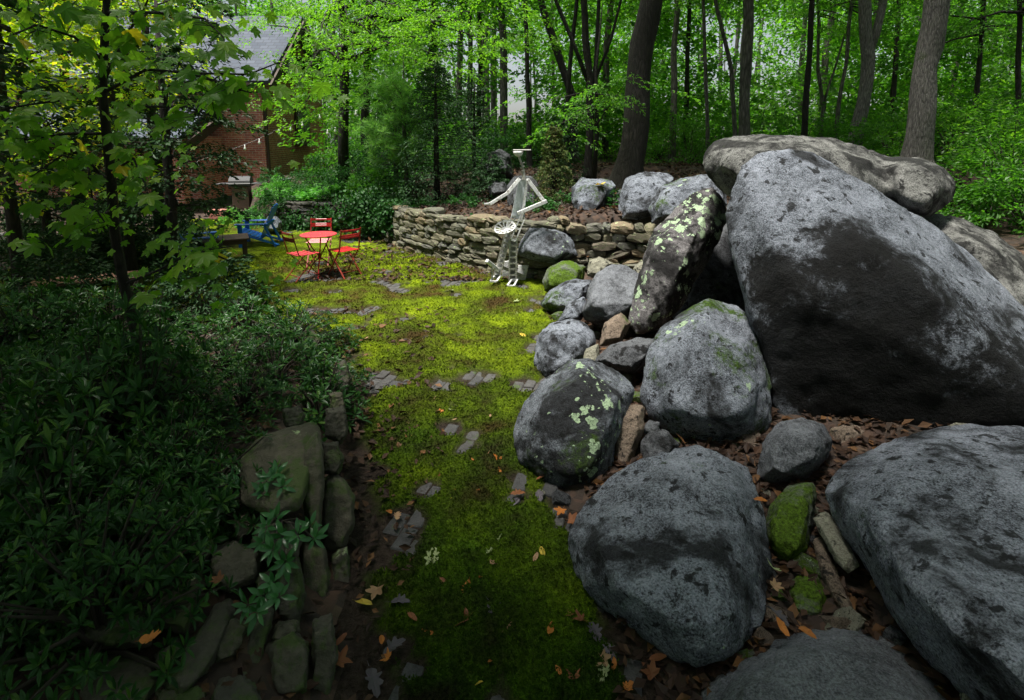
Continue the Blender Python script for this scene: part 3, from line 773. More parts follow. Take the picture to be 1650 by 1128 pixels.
FS = [[stone_mesh(400 + k, M[('brown_rock', 'tan_rock', 'granite_dark', 'mossy_rock')[k % 4]], 3, .12) for k in range(8)]][0]
gfill = random.Random(12); SEEN = set()
for k, (u, v, z) in enumerate([(1250, 655, .1), (1275, 668, .1), (1310, 672, .12), (1345, 668, .12), (1375, 676, .12), (1430, 690, .12), (1455, 685, .14), (1490, 688, .14), (1205, 712, .08), (1185, 722, .08), (1165, 720, .06), (1225, 690, .1), (1215, 790, .05), (1230, 798, .05), (1345, 750, .06), (1330, 760, .06), (1310, 770, .05), (1345, 735, .06), (1240, 930, .02), (1255, 960, .02), (1250, 1000, .02), (1330, 905, .04), (1322, 880, .04), (1300, 915, .04), (1345, 1005, .03), (1360, 1012, .03), (1440, 1030, .04), (1025, 640, .1), (1030, 665, .1), (1000, 790, .04), (975, 795, .03), (1085, 720, .05), (1100, 722, .05), (1070, 745, .04), (925, 615, .05), (940, 600, .06), (970, 610, .08), (1010, 612, .1), (1060, 600, .1), (900, 512, .05), (1010, 540, .1), (960, 540, .08), (1395, 735, .06), (1415, 728, .08), (1265, 800, .04), (870, 800, .0), (905, 805, .0), (1200, 1075, .0), (1230, 1045, .0), (1310, 835, .05)]):
    p = gz(u, v, z); s = gfill.uniform(.05, .11) * (1.3 if v < 720 else 1)
    o = obj('stone', FS[k % 8], None, p); o.scale = (s * gfill.uniform(1, 1.7), s, s * gfill.uniform(.6, 1)); o.rotation_euler = (gfill.gauss(0, .3), gfill.gauss(0, .3), gfill.uniform(0, 6.28))
    LM = [(1300, 660, 'at the foot of the giant boulder'), (1450, 690, 'between the giant and the lower right boulder'), (1190, 718, 'under the egg-shaped boulder'), (1225, 795, 'below the small oval boulder'), (1335, 750, 'at the upper corner of the lower right boulder'), (1250, 960, 'along the right side of the broad front boulder'), (1320, 895, 'beside the mossy rock'), (1355, 1010, 'beside the stone bars'), (1440, 1030, 'above the bottom boulder'), (1025, 650, 'between the humped and egg-shaped boulders'), (985, 792, 'behind the broad front boulder'), (1085, 725, 'above the broad front boulder'), (930, 607, 'below the round boulder'), (1010, 612, 'behind the humped boulder'), (960, 540, 'below the cube-shaped boulder'), (885, 802, 'at the foot of the humped boulder'), (1215, 1060, 'left of the bottom boulder')]
    wh = min(LM, key=lambda t: (t[0] - u) ** 2 + (t[1] - v) ** 2)[2]
    cl = ('brown', 'tan', 'dark grey', 'mossy')[k % 4]
    lab_ = f'small loose {cl} stone {wh}'
    if lab_ in SEEN: lab_ = f'second {cl} loose stone {wh}'
    SEEN.add(lab_)
    tag(o, lab_, 'stone', 'loose stones between the boulders')

# ---------------------------------------------------------------- house
def brick_material():
    m, nt, b = mat_new('brick')
    tc = nt.nodes.new('ShaderNodeTexCoord'); sx = nt.nodes.new('ShaderNodeSeparateXYZ'); lk(nt, tc.outputs['Object'], sx.inputs[0])
    cx = nt.nodes.new('ShaderNodeCombineXYZ')
    lk(nt, math_(nt, 'ADD', sx.outputs[0], sx.outputs[1]), cx.inputs[0]); lk(nt, sx.outputs[2], cx.inputs[1])
    br = nt.nodes.new('ShaderNodeTexBrick'); lk(nt, cx.outputs[0], br.inputs['Vector'])
    br.inputs['Scale'].default_value = 1.0; br.inputs['Brick Width'].default_value = .23; br.inputs['Row Height'].default_value = .078
    br.inputs['Mortar Size'].default_value = .009; br.inputs['Mortar Smooth'].default_value = .3
    br.inputs['Color1'].default_value = (.52, .18, .13, 1); br.inputs['Color2'].default_value = (.38, .11, .08, 1); br.inputs['Mortar'].default_value = (.55, .45, .38, 1)
    n = noise_(nt, tc.outputs['Object'], 5, 5, .7)
    mx = nt.nodes.new('ShaderNodeMix'); mx.data_type = 'RGBA'; mx.blend_type = 'MULTIPLY'; mx.inputs[0].default_value = 1
    lk(nt, br.outputs['Color'], mx.inputs[6]); lk(nt, ramp(nt, n, [(.3, .65), (.7, 1.3)]), mx.inputs[7])
    lk(nt, mx.outputs[2], b.inputs['Base Color']); b.inputs['Roughness'].default_value = .85
    bump(nt, b, math_(nt, 'SUBTRACT', 1.0, br.outputs['Fac']), .6, .02)
    return m
def slate_material():
    m, nt, b = mat_new('slate')
    tc = nt.nodes.new('ShaderNodeTexCoord'); sx = nt.nodes.new('ShaderNodeSeparateXYZ'); lk(nt, tc.outputs['Object'], sx.inputs[0])
    cx = nt.nodes.new('ShaderNodeCombineXYZ'); lk(nt, sx.outputs[0], cx.inputs[0]); lk(nt, math_(nt, 'MULTIPLY', sx.outputs[2], 1.6), cx.inputs[1])
    br = nt.nodes.new('ShaderNodeTexBrick'); lk(nt, cx.outputs[0], br.inputs['Vector']); br.inputs['Scale'].default_value = 1
    br.inputs['Brick Width'].default_value = .3; br.inputs['Row Height'].default_value = .2; br.inputs['Mortar Size'].default_value = .012
    br.inputs['Color1'].default_value = (.085, .10, .13, 1); br.inputs['Color2'].default_value = (.055, .068, .092, 1); br.inputs['Mortar'].default_value = (.05, .055, .07, 1)
    lk(nt, br.outputs['Color'], b.inputs['Base Color']); b.inputs['Roughness'].default_value = .7; b.inputs['Specular IOR Level'].default_value = .2
    bump(nt, b, math_(nt, 'SUBTRACT', 1.0, br.outputs['Fac']), .5, .02)
    return m
M['brick'] = brick_material(); M['slate'] = slate_material()
M['timber'] = plain_mat('dark_timber', (.045, .026, .017), .7, scale=8)
M['glass'] = plain_mat('dark_glass', (.012, .014, .016), .08, spec=.8, bumps=0)
M['terracotta'] = plain_mat('terracotta_paint', (.42, .17, .13), .7, scale=6)
hx, hy, gz0 = -8.75, 20.0, .2
house = thing('brick_house', (hx, hy, gz0), 'red brick house with blue-grey slate roof and dark gable behind the trees', 'house')
def P3(name, mb, mat, par): return mb.build(name, mat, par)
W, D, EH, RH = 15.0, 6.4, 4.15, 6.6
w = MB(); w.box((-W / 2, .12, EH / 2), (W, .24, EH)); P3('wall', w, M['brick'], house)
g = MB(); g.add([(-.02, .24, 0), (-.02, D, 0), (-.02, D, EH), (-.02, D / 2, RH - .15), (-.02, .24, EH), (-.3, .24, 0), (-.3, D, 0), (-.3, D, EH), (-.3, D / 2, RH - .15), (-.3, .24, EH)],
                [(0,1,2,3,4), (9,8,7,6,5), (0,5,6,1), (1,6,7,2), (2,7,8,3), (3,8,9,4), (4,9,5,0)])
gable = P3('gable_wall', g, M['brick'], house)
def roof_slab(a, b, c, d, t=.14):
    a, b, c, d = map(Vector, (a, b, c, d)); n = (b - a).cross(d - a).normalized() * t
    return MB().add([a, b, c, d, a + n, b + n, c + n, d + n], [(3,2,1,0), (4,5,6,7), (0,1,5,4), (1,2,6,5), (2,3,7,6), (3,0,4,7)])
ov = .45; sl = (RH - EH) / (D / 2)
rf = roof_slab((-W, -ov, EH - ov * sl + .05), (.5, -ov, EH - ov * sl + .05), (.5, D / 2, RH + .05), (-W, D / 2, RH + .05)).build('roof', M['slate'], house)
roof_slab((.5, D + ov, EH - ov * sl + .05), (-W, D + ov, EH - ov * sl + .05), (-W, D / 2, RH + .06), (.5, D / 2, RH + .06)).build('roof', M['slate'], house)
for s in (0, 1):
    y0, y1 = (-ov, D / 2) if s == 0 else (D + ov, D / 2)
    MB().bar((.56, y0, EH - ov * sl - .08), (.56, y1, RH - .08), .08, .26, up=(0, 1, 0)).build('rake_board', M['timber'], house)
MB().box((-W / 2, -ov - .05, EH - ov * sl + .02), (W, .12, .14)).build('gutter', M['timber'], house)
MB().tube([(.06, .1, 0), (.06, .1, EH - .2)], .05, 8).build('downpipe', M['timber'], house)
for (y0, y1, z0, z1) in ((3.0, 4.3, 1.9, 3.2), (1.9, 4.3, 4.5, 5.2)):
    wd = MB().box((.03, (y0 + y1) / 2, (z0 + z1) / 2), (.08, y1 - y0 + .16, z1 - z0 + .16)).build('window', M['timber'], house)
    for k in range(2):
        yy = y0 + (y1 - y0) * (k + .5) / 2
        MB().box((.075, yy, (z0 + z1) / 2), (.02, (y1 - y0) / 2 - .06, z1 - z0 - .05)).build('pane', M['glass'], wd)
    MB().box((.16, (y0 + y1) / 2, z0 - .14), (.34, y1 - y0 + .5, .1)).build('sill', M['timber'], wd)
# low porch wing in front on the left
wing = MB()
wing.box((-4.6, -.75, 1.05), (6.2, 1.5, 2.1)); P3('porch_wall', wing, M['brick'], house)
for k, x in enumerate((-1.75, -3.4, -5.0, -6.6)):
    MB().box((x, -2.3, 1.0), (.38, .38, 2.0)).build('porch_pier', M['brick'], house)
roof_slab((-8.2, -3.0, 1.95), (-1.25, -3.0, 1.95), (-1.6, -.05, 3.1), (-8.2, -.05, 3.1)).build('porch_roof', M['slate'], house)
MB().box((-4.7, -3.03, 1.95), (7.0, .12, .2)).build('porch_gutter', M['timber'], house)
MB().box((-1.32, -1.5, 2.2), (.1, 2.9, .3), Matrix.Rotation(.37, 3, 'X')).build('porch_rake_board', M['timber'], house)
for x in (-2.6, -4.2, -5.8):
    wd = MB().box((x, -1.52, 1.15), (.9, .06, 1.3)).build('window', M['timber'], house)
    MB().box((x, -1.56, 1.15), (.74, .03, 1.14)).build('pane', M['glass'], wd)
pp = gy(357, 362, 16.3)
o = MB().box((0, 0, .2), (.55, .35, .5), bev=.02).build('terracotta_block', M['terracotta'], None, loc=(pp.x, pp.y, pp.z))
tag(o, 'pinkish painted block standing left of the barbecue', 'block')
# brick pillar with stone cap
pp = gy(456, 322, 17.5)
pil = thing('brick_pillar', (pp.x, pp.y, pp.z - .15), 'short brick pillar in front of the dark gable', 'pillar')
MB().box((0, 0, .38), (.42, .42, .76)).build('shaft', M['brick'], pil)
MB().box((0, 0, .79), (.5, .5, .06), bev=.01).build('cap', M['granite'], pil)
# barbecue
M['steel'] = plain_mat('steel', (.07, .07, .075), .6, 0, var=.3, spec=.25)
M['black'] = plain_mat('black_paint', (.015, .015, .016), .5)
pp = gy(392, 337, 16.6)
bq = thing('barbecue_grill', (pp.x, pp.y, pp.z), 'dark barbecue grill with a silver domed lid against the brick house', 'barbecue', rz=R(12))
MB().box((0, 0, .36), (.46, .42, .66), bev=.01).build('cabinet', M['terracotta_dark'] if 'terracotta_dark' in M else plain_mat('cabinet_paint', (.10, .06, .055), .5), bq)
MB().box((0, 0, .74), (.62, .5, .1), bev=.01).build('firebox', M['black'], bq)
lid = MB(); pr_ = [(math.cos(a) * .24, math.sin(a) * .2) for a in np.linspace(0, math.pi, 9)]
lid.add([(-.29, y, .79 + z) for y, z in pr_] + [(.29, y, .79 + z) for y, z in pr_], [(i, i + 1, 10 + i, 9 + i) for i in range(8)] + [tuple(range(8, -1, -1)), tuple(range(9, 18)), (0, 9, 17, 8)])
ld = lid.build('lid', M['steel'], bq)
MB().tube([(-.2, -.27, .86), (.2, -.27, .86)], .012, 6).build('handle', M['steel'], ld)
for s in (-1, 1): MB().box((s * .48, 0, .77), (.32, .42, .03), bev=.006).build('side_shelf', M['steel'], bq)

# ---------------------------------------------------------------- garden furniture
M['red'] = plain_mat('red_metal_paint', (.50, .022, .028), .3, 0, var=.35, scale=35, spec=.4, bumps=.03)
M['red_sky_sheen'] = plain_mat('sky_sheen_red_metal_paint', (.58, .055, .075), .25, 0, var=.25, scale=30, spec=.5, bumps=.03)  # sky reflection on the red metal painted in as pink
M['blue'] = plain_mat('blue_paint', (.012, .13, .52), .4, 0, var=.12, spec=.6, bumps=.05)
M['red_backlit'] = plain_mat('backlit_red_metal', (.20, .025, .015), .55, .0, var=.3, spec=.3)  # same red metal, darkened in colour to look backlit
def bistro_chair(name, loc, rz, label, seatmat):
    c = thing(name, loc, label, 'chair', 'red folding chairs round the bistro table', rz)   # faces local +Y
    for s in (-1, 1):
        x = .185 * s
        MB().bar((x, .22, .01), (x, -.17, .48), .022, .010).bar((x, -.17, .48), (x * .98, -.26, .84), .022, .010).build('back_leg', M['red_backlit'], c)
        x2 = .165 * s
        MB().bar((x2, -.26, .01), (x2, .17, .44), .022, .010).build('front_leg', M['red_backlit'], c)
    for k in range(6):
        y = -.17 + .068 * k
        MB().box((0, y, .455 + .004 * math.cos(k)), (.37, .042, .010), bev=.003).build('seat_slat', seatmat, c)
    for k, z in enumerate((.62 + .0, .70, .78)):
        if k == 0: z = .665
        y = -.17 - .09 * (z - .48) / .36
        MB().box((0, y - .018, z + .03), (.20, .010, .030), bev=.003).bar((-.10, y - .018, z + .03), (-.19, y, z + .03), .030, .010, up=(0, 1, 0)).bar((.10, y - .018, z + .03), (.19, y, z + .03), .030, .010, up=(0, 1, 0)).build('back_slat', M['red'] if seatmat is M['red'] else M['red_backlit'], c)
    MB().tube([(-.18, .14, .10), (.18, .14, .10)], .007, 5).build('crossbar', M['red_backlit'], c)
    MB().tube([(-.165, -.17, .10), (.165, -.17, .10)], .007, 5).build('crossbar', M['red_backlit'], c)
    return c
tp = gz(517, 444)
tb = thing('bistro_table', tp + Vector((0, 0, .01)), 'round red bistro table standing on the mossy patio', 'table')
v, f = lathe([(.02, .695), (.285, .695), (.30, .70), (.30, .712), (.285, .716), (.02, .716)], 32)
obj('table_top', mesh('table_top', v, f, M['red_sky_sheen'], False), tb)
for k in range(3):
    a = R(100) + k * 2 * math.pi / 3; dx, dy = math.cos(a), math.sin(a)
    MB().tube([(dx * .23, dy * .23, .69), (dx * .10, dy * .10, .46), (dx * .012, dy * .012, .34), (-dx * .02, -dy * .02, .30), (-dx * .14, -dy * .14, .20), (-dx * .27, -dy * .27, .0)], .011, 6).build('leg', M['red_backlit'] if k else M['red'], tb)
v, f = lathe([(.024, .27), (.03, .29), (.03, .36), (.024, .38)], 10); obj('collar', mesh('collar', v, f, M['red_backlit'], True), tb)
c1 = gz(491, 452); bistro_chair('bistro_chair', c1 + Vector((0, 0, .01)), R(-42), 'red folding chair with sky-pink sheen painted on its seat, nearest of three at the table', M['red_sky_sheen'])
c2 = gz(556, 445); bistro_chair('bistro_chair', c2 + Vector((0, 0, .01)), R(48), 'red folding chair with bright red seat right of the table', M['red'])
c3 = tp + Vector((-.26, .74, .01)); bistro_chair('bistro_chair', c3, R(185), 'red folding chair behind the round red table', M['red'])

def adirondack(loc, rz, label):
    c = thing('garden_chair', loc, label, 'chair', 'blue wooden garden chairs', rz); c.scale = (.88,) * 3            # faces local +Y
    for s in (-1, 1):
        x = .31 * s
        MB().box((x, .33, .28), (.03, .10, .56), bev=.004).build('front_leg', M['blue'], c)
        MB().bar((x * .92, .36, .36), (x * .92, -.52, .05), .028, .12, up=(1, 0, 0)).build('side_rail', M['blue'], c)
        MB().bar((x, -.22, .56), (x, -.46, .0), .03, .09, up=(1, 0, 0)).build('back_leg', M['blue'], c)
        MB().box((x * 1.06, .06, .575), (.13, .74, .026), bev=.005).build('arm', M['blue'], c)
    for k in range(6):
        t = k / 5; MB().box((0, .36 - .46 * t, .385 - .165 * t), (.56, .082, .022), Matrix.Rotation(.34, 3, 'X'), bev=.003).build('seat_slat', M['blue'], c)
    for k in range(5):
        t = (k - 2) / 2; top = 1.0 - .07 * t * t
        MB().bar((t * .19, -.10, .22), (t * .25, -.10 - .36 * top, .22 + .80 * top), .095, .02, up=(0, 1, .3), bev=.003).build('back_slat', M['blue'], c)
    MB().box((0, -.29, .56), (.66, .05, .07), bev=.004).build('back_brace', M['blue'], c)
    MB().box((0, .345, .33), (.6, .025, .12), bev=.004).build('front_apron', M['blue'], c)
    return c
p = gz(418, 396); adirondack(p + Vector((0, 0, .01)), R(100), 'bright blue slatted garden chair at the edge of the lawn')
p = gz(318, 424); adirondack(p + Vector((0, 0, .01)), R(-60), 'blue garden chair half hidden behind the leaves and dark low table')
p = gz(366, 422)
lt = thing('low_table', p, 'dark wooden low table between the two blue chairs', 'table', rz=R(28))
for k in range(5): MB().box((0, -.24 + .12 * k, .46), (.8, .112, .035), bev=.004).build('plank', M['timber'], lt)
MB().box((0, 0, .40), (.72, .5, .08)).build('apron', M['timber'], lt)
for sx in (-1, 1):
    for sy in (-1, 1): MB().box((sx * .32, sy * .2, .19), (.07, .07, .38), bev=.005).build('leg', M['timber'], lt)
# timber bench at the left, seen through the leaves
p = gz(150, 498)
bn = thing('bench', p, 'dark brown plank bench in the shade left of the sapling trunk', 'bench', rz=R(24))
for k in range(4): MB().box((0, -.18 + .12 * k, .43), (1.3, .10, .035), bev=.004).build('seat_plank', M['timber2'] if 'timber2' in M else plain_mat('brown_timber', (.14, .065, .04), .6, scale=9), bn)
for sx in (-1, 1): MB().box((sx * .55, 0, .2), (.07, .42, .42), bev=.005).build('leg', M['timber'], bn)

# ---------------------------------------------------------------- metal figure
def bare_wood():
    m, nt, b = mat_new('weathered_white_wood'); c = coords(nt, True, (6, 6, 1))
    n = noise_(nt, c, 9, 7, .75, 1.2); v = nt.nodes.new('ShaderNodeTexVoronoi'); v.feature = 'DISTANCE_TO_EDGE'; v.inputs['Scale'].default_value = 7; lk(nt, c, v.inputs['Vector'])
    col = mixc(nt, ramp(nt, v.outputs['Distance'], [(0, .7), (.03, 0)]), ramp(nt, n, [(.35, (.42, .46, .52)), (.65, (.78, .82, .86))]), (.05, .05, .06))
    lk(nt, col, b.inputs['Base Color']); b.inputs['Roughness'].default_value = .7; bump(nt, b, n, .4, .01); return m
def chipped():
    m, nt, b = mat_new('chipped_white_metal'); c = coords(nt)
    n = noise_(nt, c, 22, 8, .75); n2 = noise_(nt, c, 7, 6, .7)
    col = ramp(nt, n2, [(.3, (.48, .49, .50)), (.7, (.80, .81, .80))])
    col = mixc(nt, ramp(nt, n, [(.53, 0), (.60, .85)]), col, (.13, .09, .065))
    lk(nt, col, b.inputs['Base Color']); b.inputs['Roughness'].default_value = .6; bump(nt, b, n, .5, .01); return m
M['white_metal'] = chipped()
M['grey_metal'] = plain_mat('grey_cast_iron', (.34, .33, .30), .55, .0, var=.45, scale=18)
M['board'] = bare_wood()
YF = 8.75
def fp(u, v, dy=0.0): return gy(u, v, YF + dy)
fb = gz(818, 462)
fig = thing('metal_figure', fb, 'standing figure sculpture of scrap metal and a white board before the stone wall', 'sculpture')
def L_(p): return p - fb
def rel(mb): mb.v = [tuple(Vector(q) - fb) for q in mb.v]; return mb
# torso board: narrow at the shoulders, wide at the hips
a, b, c_, d_ = fp(836, 289), fp(850, 289), fp(845, 354), fp(823, 351)
th = Vector((.0, .04, 0))
rel(MB().add([a, b, c_, d_, a + th, b + th, c_ + th, d_ + th], [(0,3,2,1), (4,5,6,7), (0,1,5,4), (1,2,6,5), (2,3,7,6), (3,0,4,7)])).build('torso', M['board'], fig)
rel(MB().bar(fp(850, 288, .0), fp(840, 356, .0), .035, .07, up=(0, 1, 0))).build('torso_edge', M['white_metal'], fig)
def limb(name, pts, w, t, mat='white_metal', bev=.004):
    m = MB()
    for p, q in zip(pts, pts[1:]): m.bar(p, q, w, t, up=(0, 1, 0), bev=bev)
    return rel(m).build(name, M[mat], fig)
limb('upper_arm', [fp(837, 288, -.03), fp(817, 312, -.10)], .056, .05)
limb('forearm', [fp(818, 311, -.10), fp(789, 329, -.18)], .05, .045)
limb('hand', [fp(791, 328, -.18), fp(780, 329, -.2)], .03, .02)
limb('upper_arm', [fp(850, 289, -.03), fp(877, 325, -.06)], .056, .05)
limb('forearm', [fp(881, 324, -.07), fp(834, 344, -.14)], .056, .05)
# neck and head
rel(MB().tube([fp(844, 290), fp(844, 276), fp(842, 268), fp(838, 258), fp(836, 252)], [.035, .02, .016, .018, .02], 8)).build('neck', M['grey_metal'], fig)
sp1 = [fp(842 + 3.5 * math.cos(k * 1.1), 280 - k * 1.1, .03 * math.sin(k * 1.1)) for k in range(18)]
rel(MB().tube(sp1, .008, 5)).build('neck_spring', M['grey_metal'], fig)
hc = fp(835, 247)
v, f = lathe([(.02, -.05), (.055, -.035), (.075, 0.0), (.08, .03), (.02, .035)], 14)
hd = obj('head', mesh('head', v, f, M['white_metal'], True), fig, hc - fb)
MB().box((.06, .056, .05), (.28, .18, .012), bev=.004).build('hat_plate', M['grey_metal'], hd)
# tractor seat at the hip: a pan with real slots
sc_ = L_(fp(814, 370, -.12)); pan = MB(); na, nr_ = 13, 3
def pan_pt(a, r): return (r * .20 * math.cos(a) * 1.05, r * .15 * math.sin(a), .045 * r * r + (.05 * max(0, math.sin(a)) * r))
pan.add([pan_pt(2 * math.pi * k / 30, .36) for k in range(30)] + [(0, 0, 0)], [(k, (k + 1) % 30, 30) for k in range(30)])
pan.add([pan_pt(2 * math.pi * k / 30, r) for r in (.86, 1.0) for k in range(30)], [(k, (k + 1) % 30, 30 + (k + 1) % 30, 30 + k) for k in range(30)])
for k in range(na):
    a0 = 2 * math.pi * k / na; a1 = a0 + .17
    pan.add([pan_pt(a0, .36), pan_pt(a1, .36), pan_pt(a1, .86), pan_pt(a0, .86)], [(0, 1, 2, 3)])
so = pan.build('tractor_seat', M['white_metal'], fig, loc=sc_); so.rotation_euler = (R(34), R(-14), R(12)); so.scale = (.84,) * 3
md = so.modifiers.new('thick', 'SOLIDIFY'); md.thickness = .012
# legs: slotted channels
def channel(name, p, q, w, slots, mat):
    m = MB(); p, q = Vector(p), Vector(q); d = (q - p); L = d.length; z = d.normalized(); x = Vector((0, 1, 0)).cross(z).normalized(); y = z.cross(x)
    for s in (-1, 1): m.bar(p + x * s * w * .42, q + x * s * w * .42, w * .2, .05, up=(0, 1, 0))
    for k in range(slots + 1):
        c0 = p.lerp(q, k / slots); m.bar(c0 - x * w * .42, c0 + x * w * .42, .03, .045, up=tuple(y))
    return rel(m).build(name, M[mat], fig)
channel('thigh', fp(828, 348), fp(817, 374, -.02), .07, 3, 'white_metal')
channel('thigh', fp(842, 350), fp(827, 387, -.06), .09, 2, 'white_metal')
channel('shin', fp(819, 376, -.02), fp(800, 447, -.05), .105, 9, 'grey_metal')
channel('shin', fp(827, 386, -.05), fp(826, 452, -.06), .13, 7, 'grey_metal')
rel(MB().bar(fp(819, 376, .03), fp(800, 447, .0), .07, .02, up=(0, 1, 0))).build('shin_back', M['white_metal'], fig)
rel(MB().bar(fp(827, 386, .02), fp(826, 452, .0), .09, .02, up=(0, 1, 0))).build('shin_back', M['grey_metal'], fig)
def foot(u, v, dy):
    m = MB(); c0 = L_(fp(u, v, dy)); 
    pts = [c0 + Vector(q) for q in ((-.10, -.20, .012), (.0, -.22, .012), (.06, 0.02, .05), (-.03, .04, .05))]
    for p, q in zip(pts, pts[1:] + pts[:1]): m.bar(p, q, .025, .022)
    m.build('foot', M['white_metal'], fig)
foot(801, 449, -.05); foot(828, 456, -.1)
rel(MB().bar(fp(784, 420, -.28), fp(803, 436, -.05), .06, .06, up=(0, 0, 1), bev=.01)).build('toe_bar', M['white_metal'], fig)
rel(MB().bar(fp(793, 430, -.2), fp(793, 452, -.2), .03, .03)).build('prop', M['grey_metal'], fig)
rel(MB().bar(fp(808, 430, .03), fp(846, 446, .12), .05, .05, up=(0, 0, 1))).build('cross_bar', M['grey_metal'], fig)
q0 = [fp(835, 428, .16), fp(852, 428, .2), fp(846, 452, .12), fp(832, 450, .1)]
rel(MB().add(q0 + [p + Vector((.0, .03, .0)) for p in q0], [(0,3,2,1), (4,5,6,7), (0,1,5,4), (1,2,6,5), (2,3,7,6), (3,0,4,7)])).build('plough_blade', M['white_metal'], fig)
q0 = [fp(813, 422, .1), fp(822, 420, .14), fp(820, 444, .1), fp(808, 446, .06)]
rel(MB().add(q0 + [p + Vector((.0, .03, .0)) for p in q0], [(0,3,2,1), (4,5,6,7), (0,1,5,4), (1,2,6,5), (2,3,7,6), (3,0,4,7)])).build('plough_blade', M['white_metal'], fig)

# string lights
M['cable'] = plain_mat('cable', (.12, .12, .12), .6, spec=.2); M['bulb'] = plain_mat('bulb_glass', (.7, .7, .68), .15, spec=.7, bumps=0)
def string_light(label, pts, nb):
    pts = [gy(*p) for p in pts]; base = pts[0].copy(); s = thing('string_light', base, label, 'string light', 'festoon lights across the garden')
    path = []
    for a, b in zip(pts, pts[1:]):
        L = (b - a).length
        for k in range(8):
            t = k / 8; q = a.lerp(b, t); q.z -= .06 * L * 4 * t * (1 - t) * .35; path.append(q - base)
    path.append(pts[-1] - base)
    MB().tube(path, .005, 4).build('cable', M['cable'], s)
    for k in range(nb):
        q = path[int((k + .6) / nb * (len(path) - 1))]
        v, f = lathe([(.012, 0), (.014, -.05), (.034, -.09), (.034, -.12), (.012, -.15)], 8)
        obj('bulb', mesh('bulb', v, f, M['bulb'], True), s, q)
string_light('string of bulbs running past the dark gable window', [(440, 211, 15), (515, 184, 15), (640, 160, 13)], 7)
string_light('string of bulbs hanging low before the dark porch', [(230, 285, 13), (345, 250, 14), (440, 213, 15)], 6)
string_light('short string of bulbs swagging from the upper cable by the gable', [(555, 172, 14.5), (540, 205, 14.5), (520, 210, 14.5)], 3)

# ---------------------------------------------------------------- vegetation
def crown_proto(seed, r, h, n_spr, n_leaf, size, mat, droop=.3, hollow=.35, width=.5):
    """leaf sprays and the branches that carry them, in an uneven ellipsoid; origin at the crown's foot"""
    g = np.random.default_rng(seed); L = Leaves(); br = MB()
    for k in range(n_spr):
        z = h * (.06 + .94 * g.random()); prof = math.sin(math.pi * min(.97, (.12 + .85 * z / h))) ** .7
        az = g.random() * 2 * math.pi; ln = r * prof * (.55 + .5 * g.random())
        lift = .15 + .35 * z / h
        d = np.array([math.cos(az), math.sin(az), lift * .6])
        sl_ = min(ln * .55, .42 * r)
        start = np.array([0, 0, z - .15 * h * (1 - z / h)]) + d * max(0, ln - sl_)
        spray(L, start, d, sl_ * 1.25, n_leaf, size, g, width, droop)
        if k % 3 == 0:
            o = Vector((0, 0, max(.0, z - .25 * ln))); e = Vector(start + d * sl_ * .5)
            m = o.lerp(e, .5) + Vector((0, 0, .05 * ln))
            br.tube([o, m, e], [.012 * r, .008 * r, .003 * r], 4, False)
    return L.mesh('crown', mat), mesh('branches', br.v, br.f, M['bark_dark'])
CP = {}
CP['forest0'] = crown_proto(1, 3.0, 6.5, 110, 95, .105, M['leaf_forest'])
CP['forest1'] = crown_proto(2, 2.6, 7.5, 100, 95, .10, M['leaf_far'])
CP['forest2'] = crown_proto(3, 3.4, 5.5, 110, 95, .11, M['leaf_forest'], .4)
CP['bright'] = crown_proto(4, 2.6, 4.2, 100, 110, .095, M['leaf_bright'], .45)
CP['canopy'] = crown_proto(5, 4.6, 4.5, 150, 75, .17, M['leaf_forest'], .2)
CP['yellow'] = crown_proto(6, 2.0, 4.0, 80, 110, .085, M['leaf_yellow'], .4)
CP['dark'] = crown_proto(7, 1.5, 3.4, 90, 80, .095, M['leaf_dark'], .5)
TREES = 'trees of the wood behind the boulders'
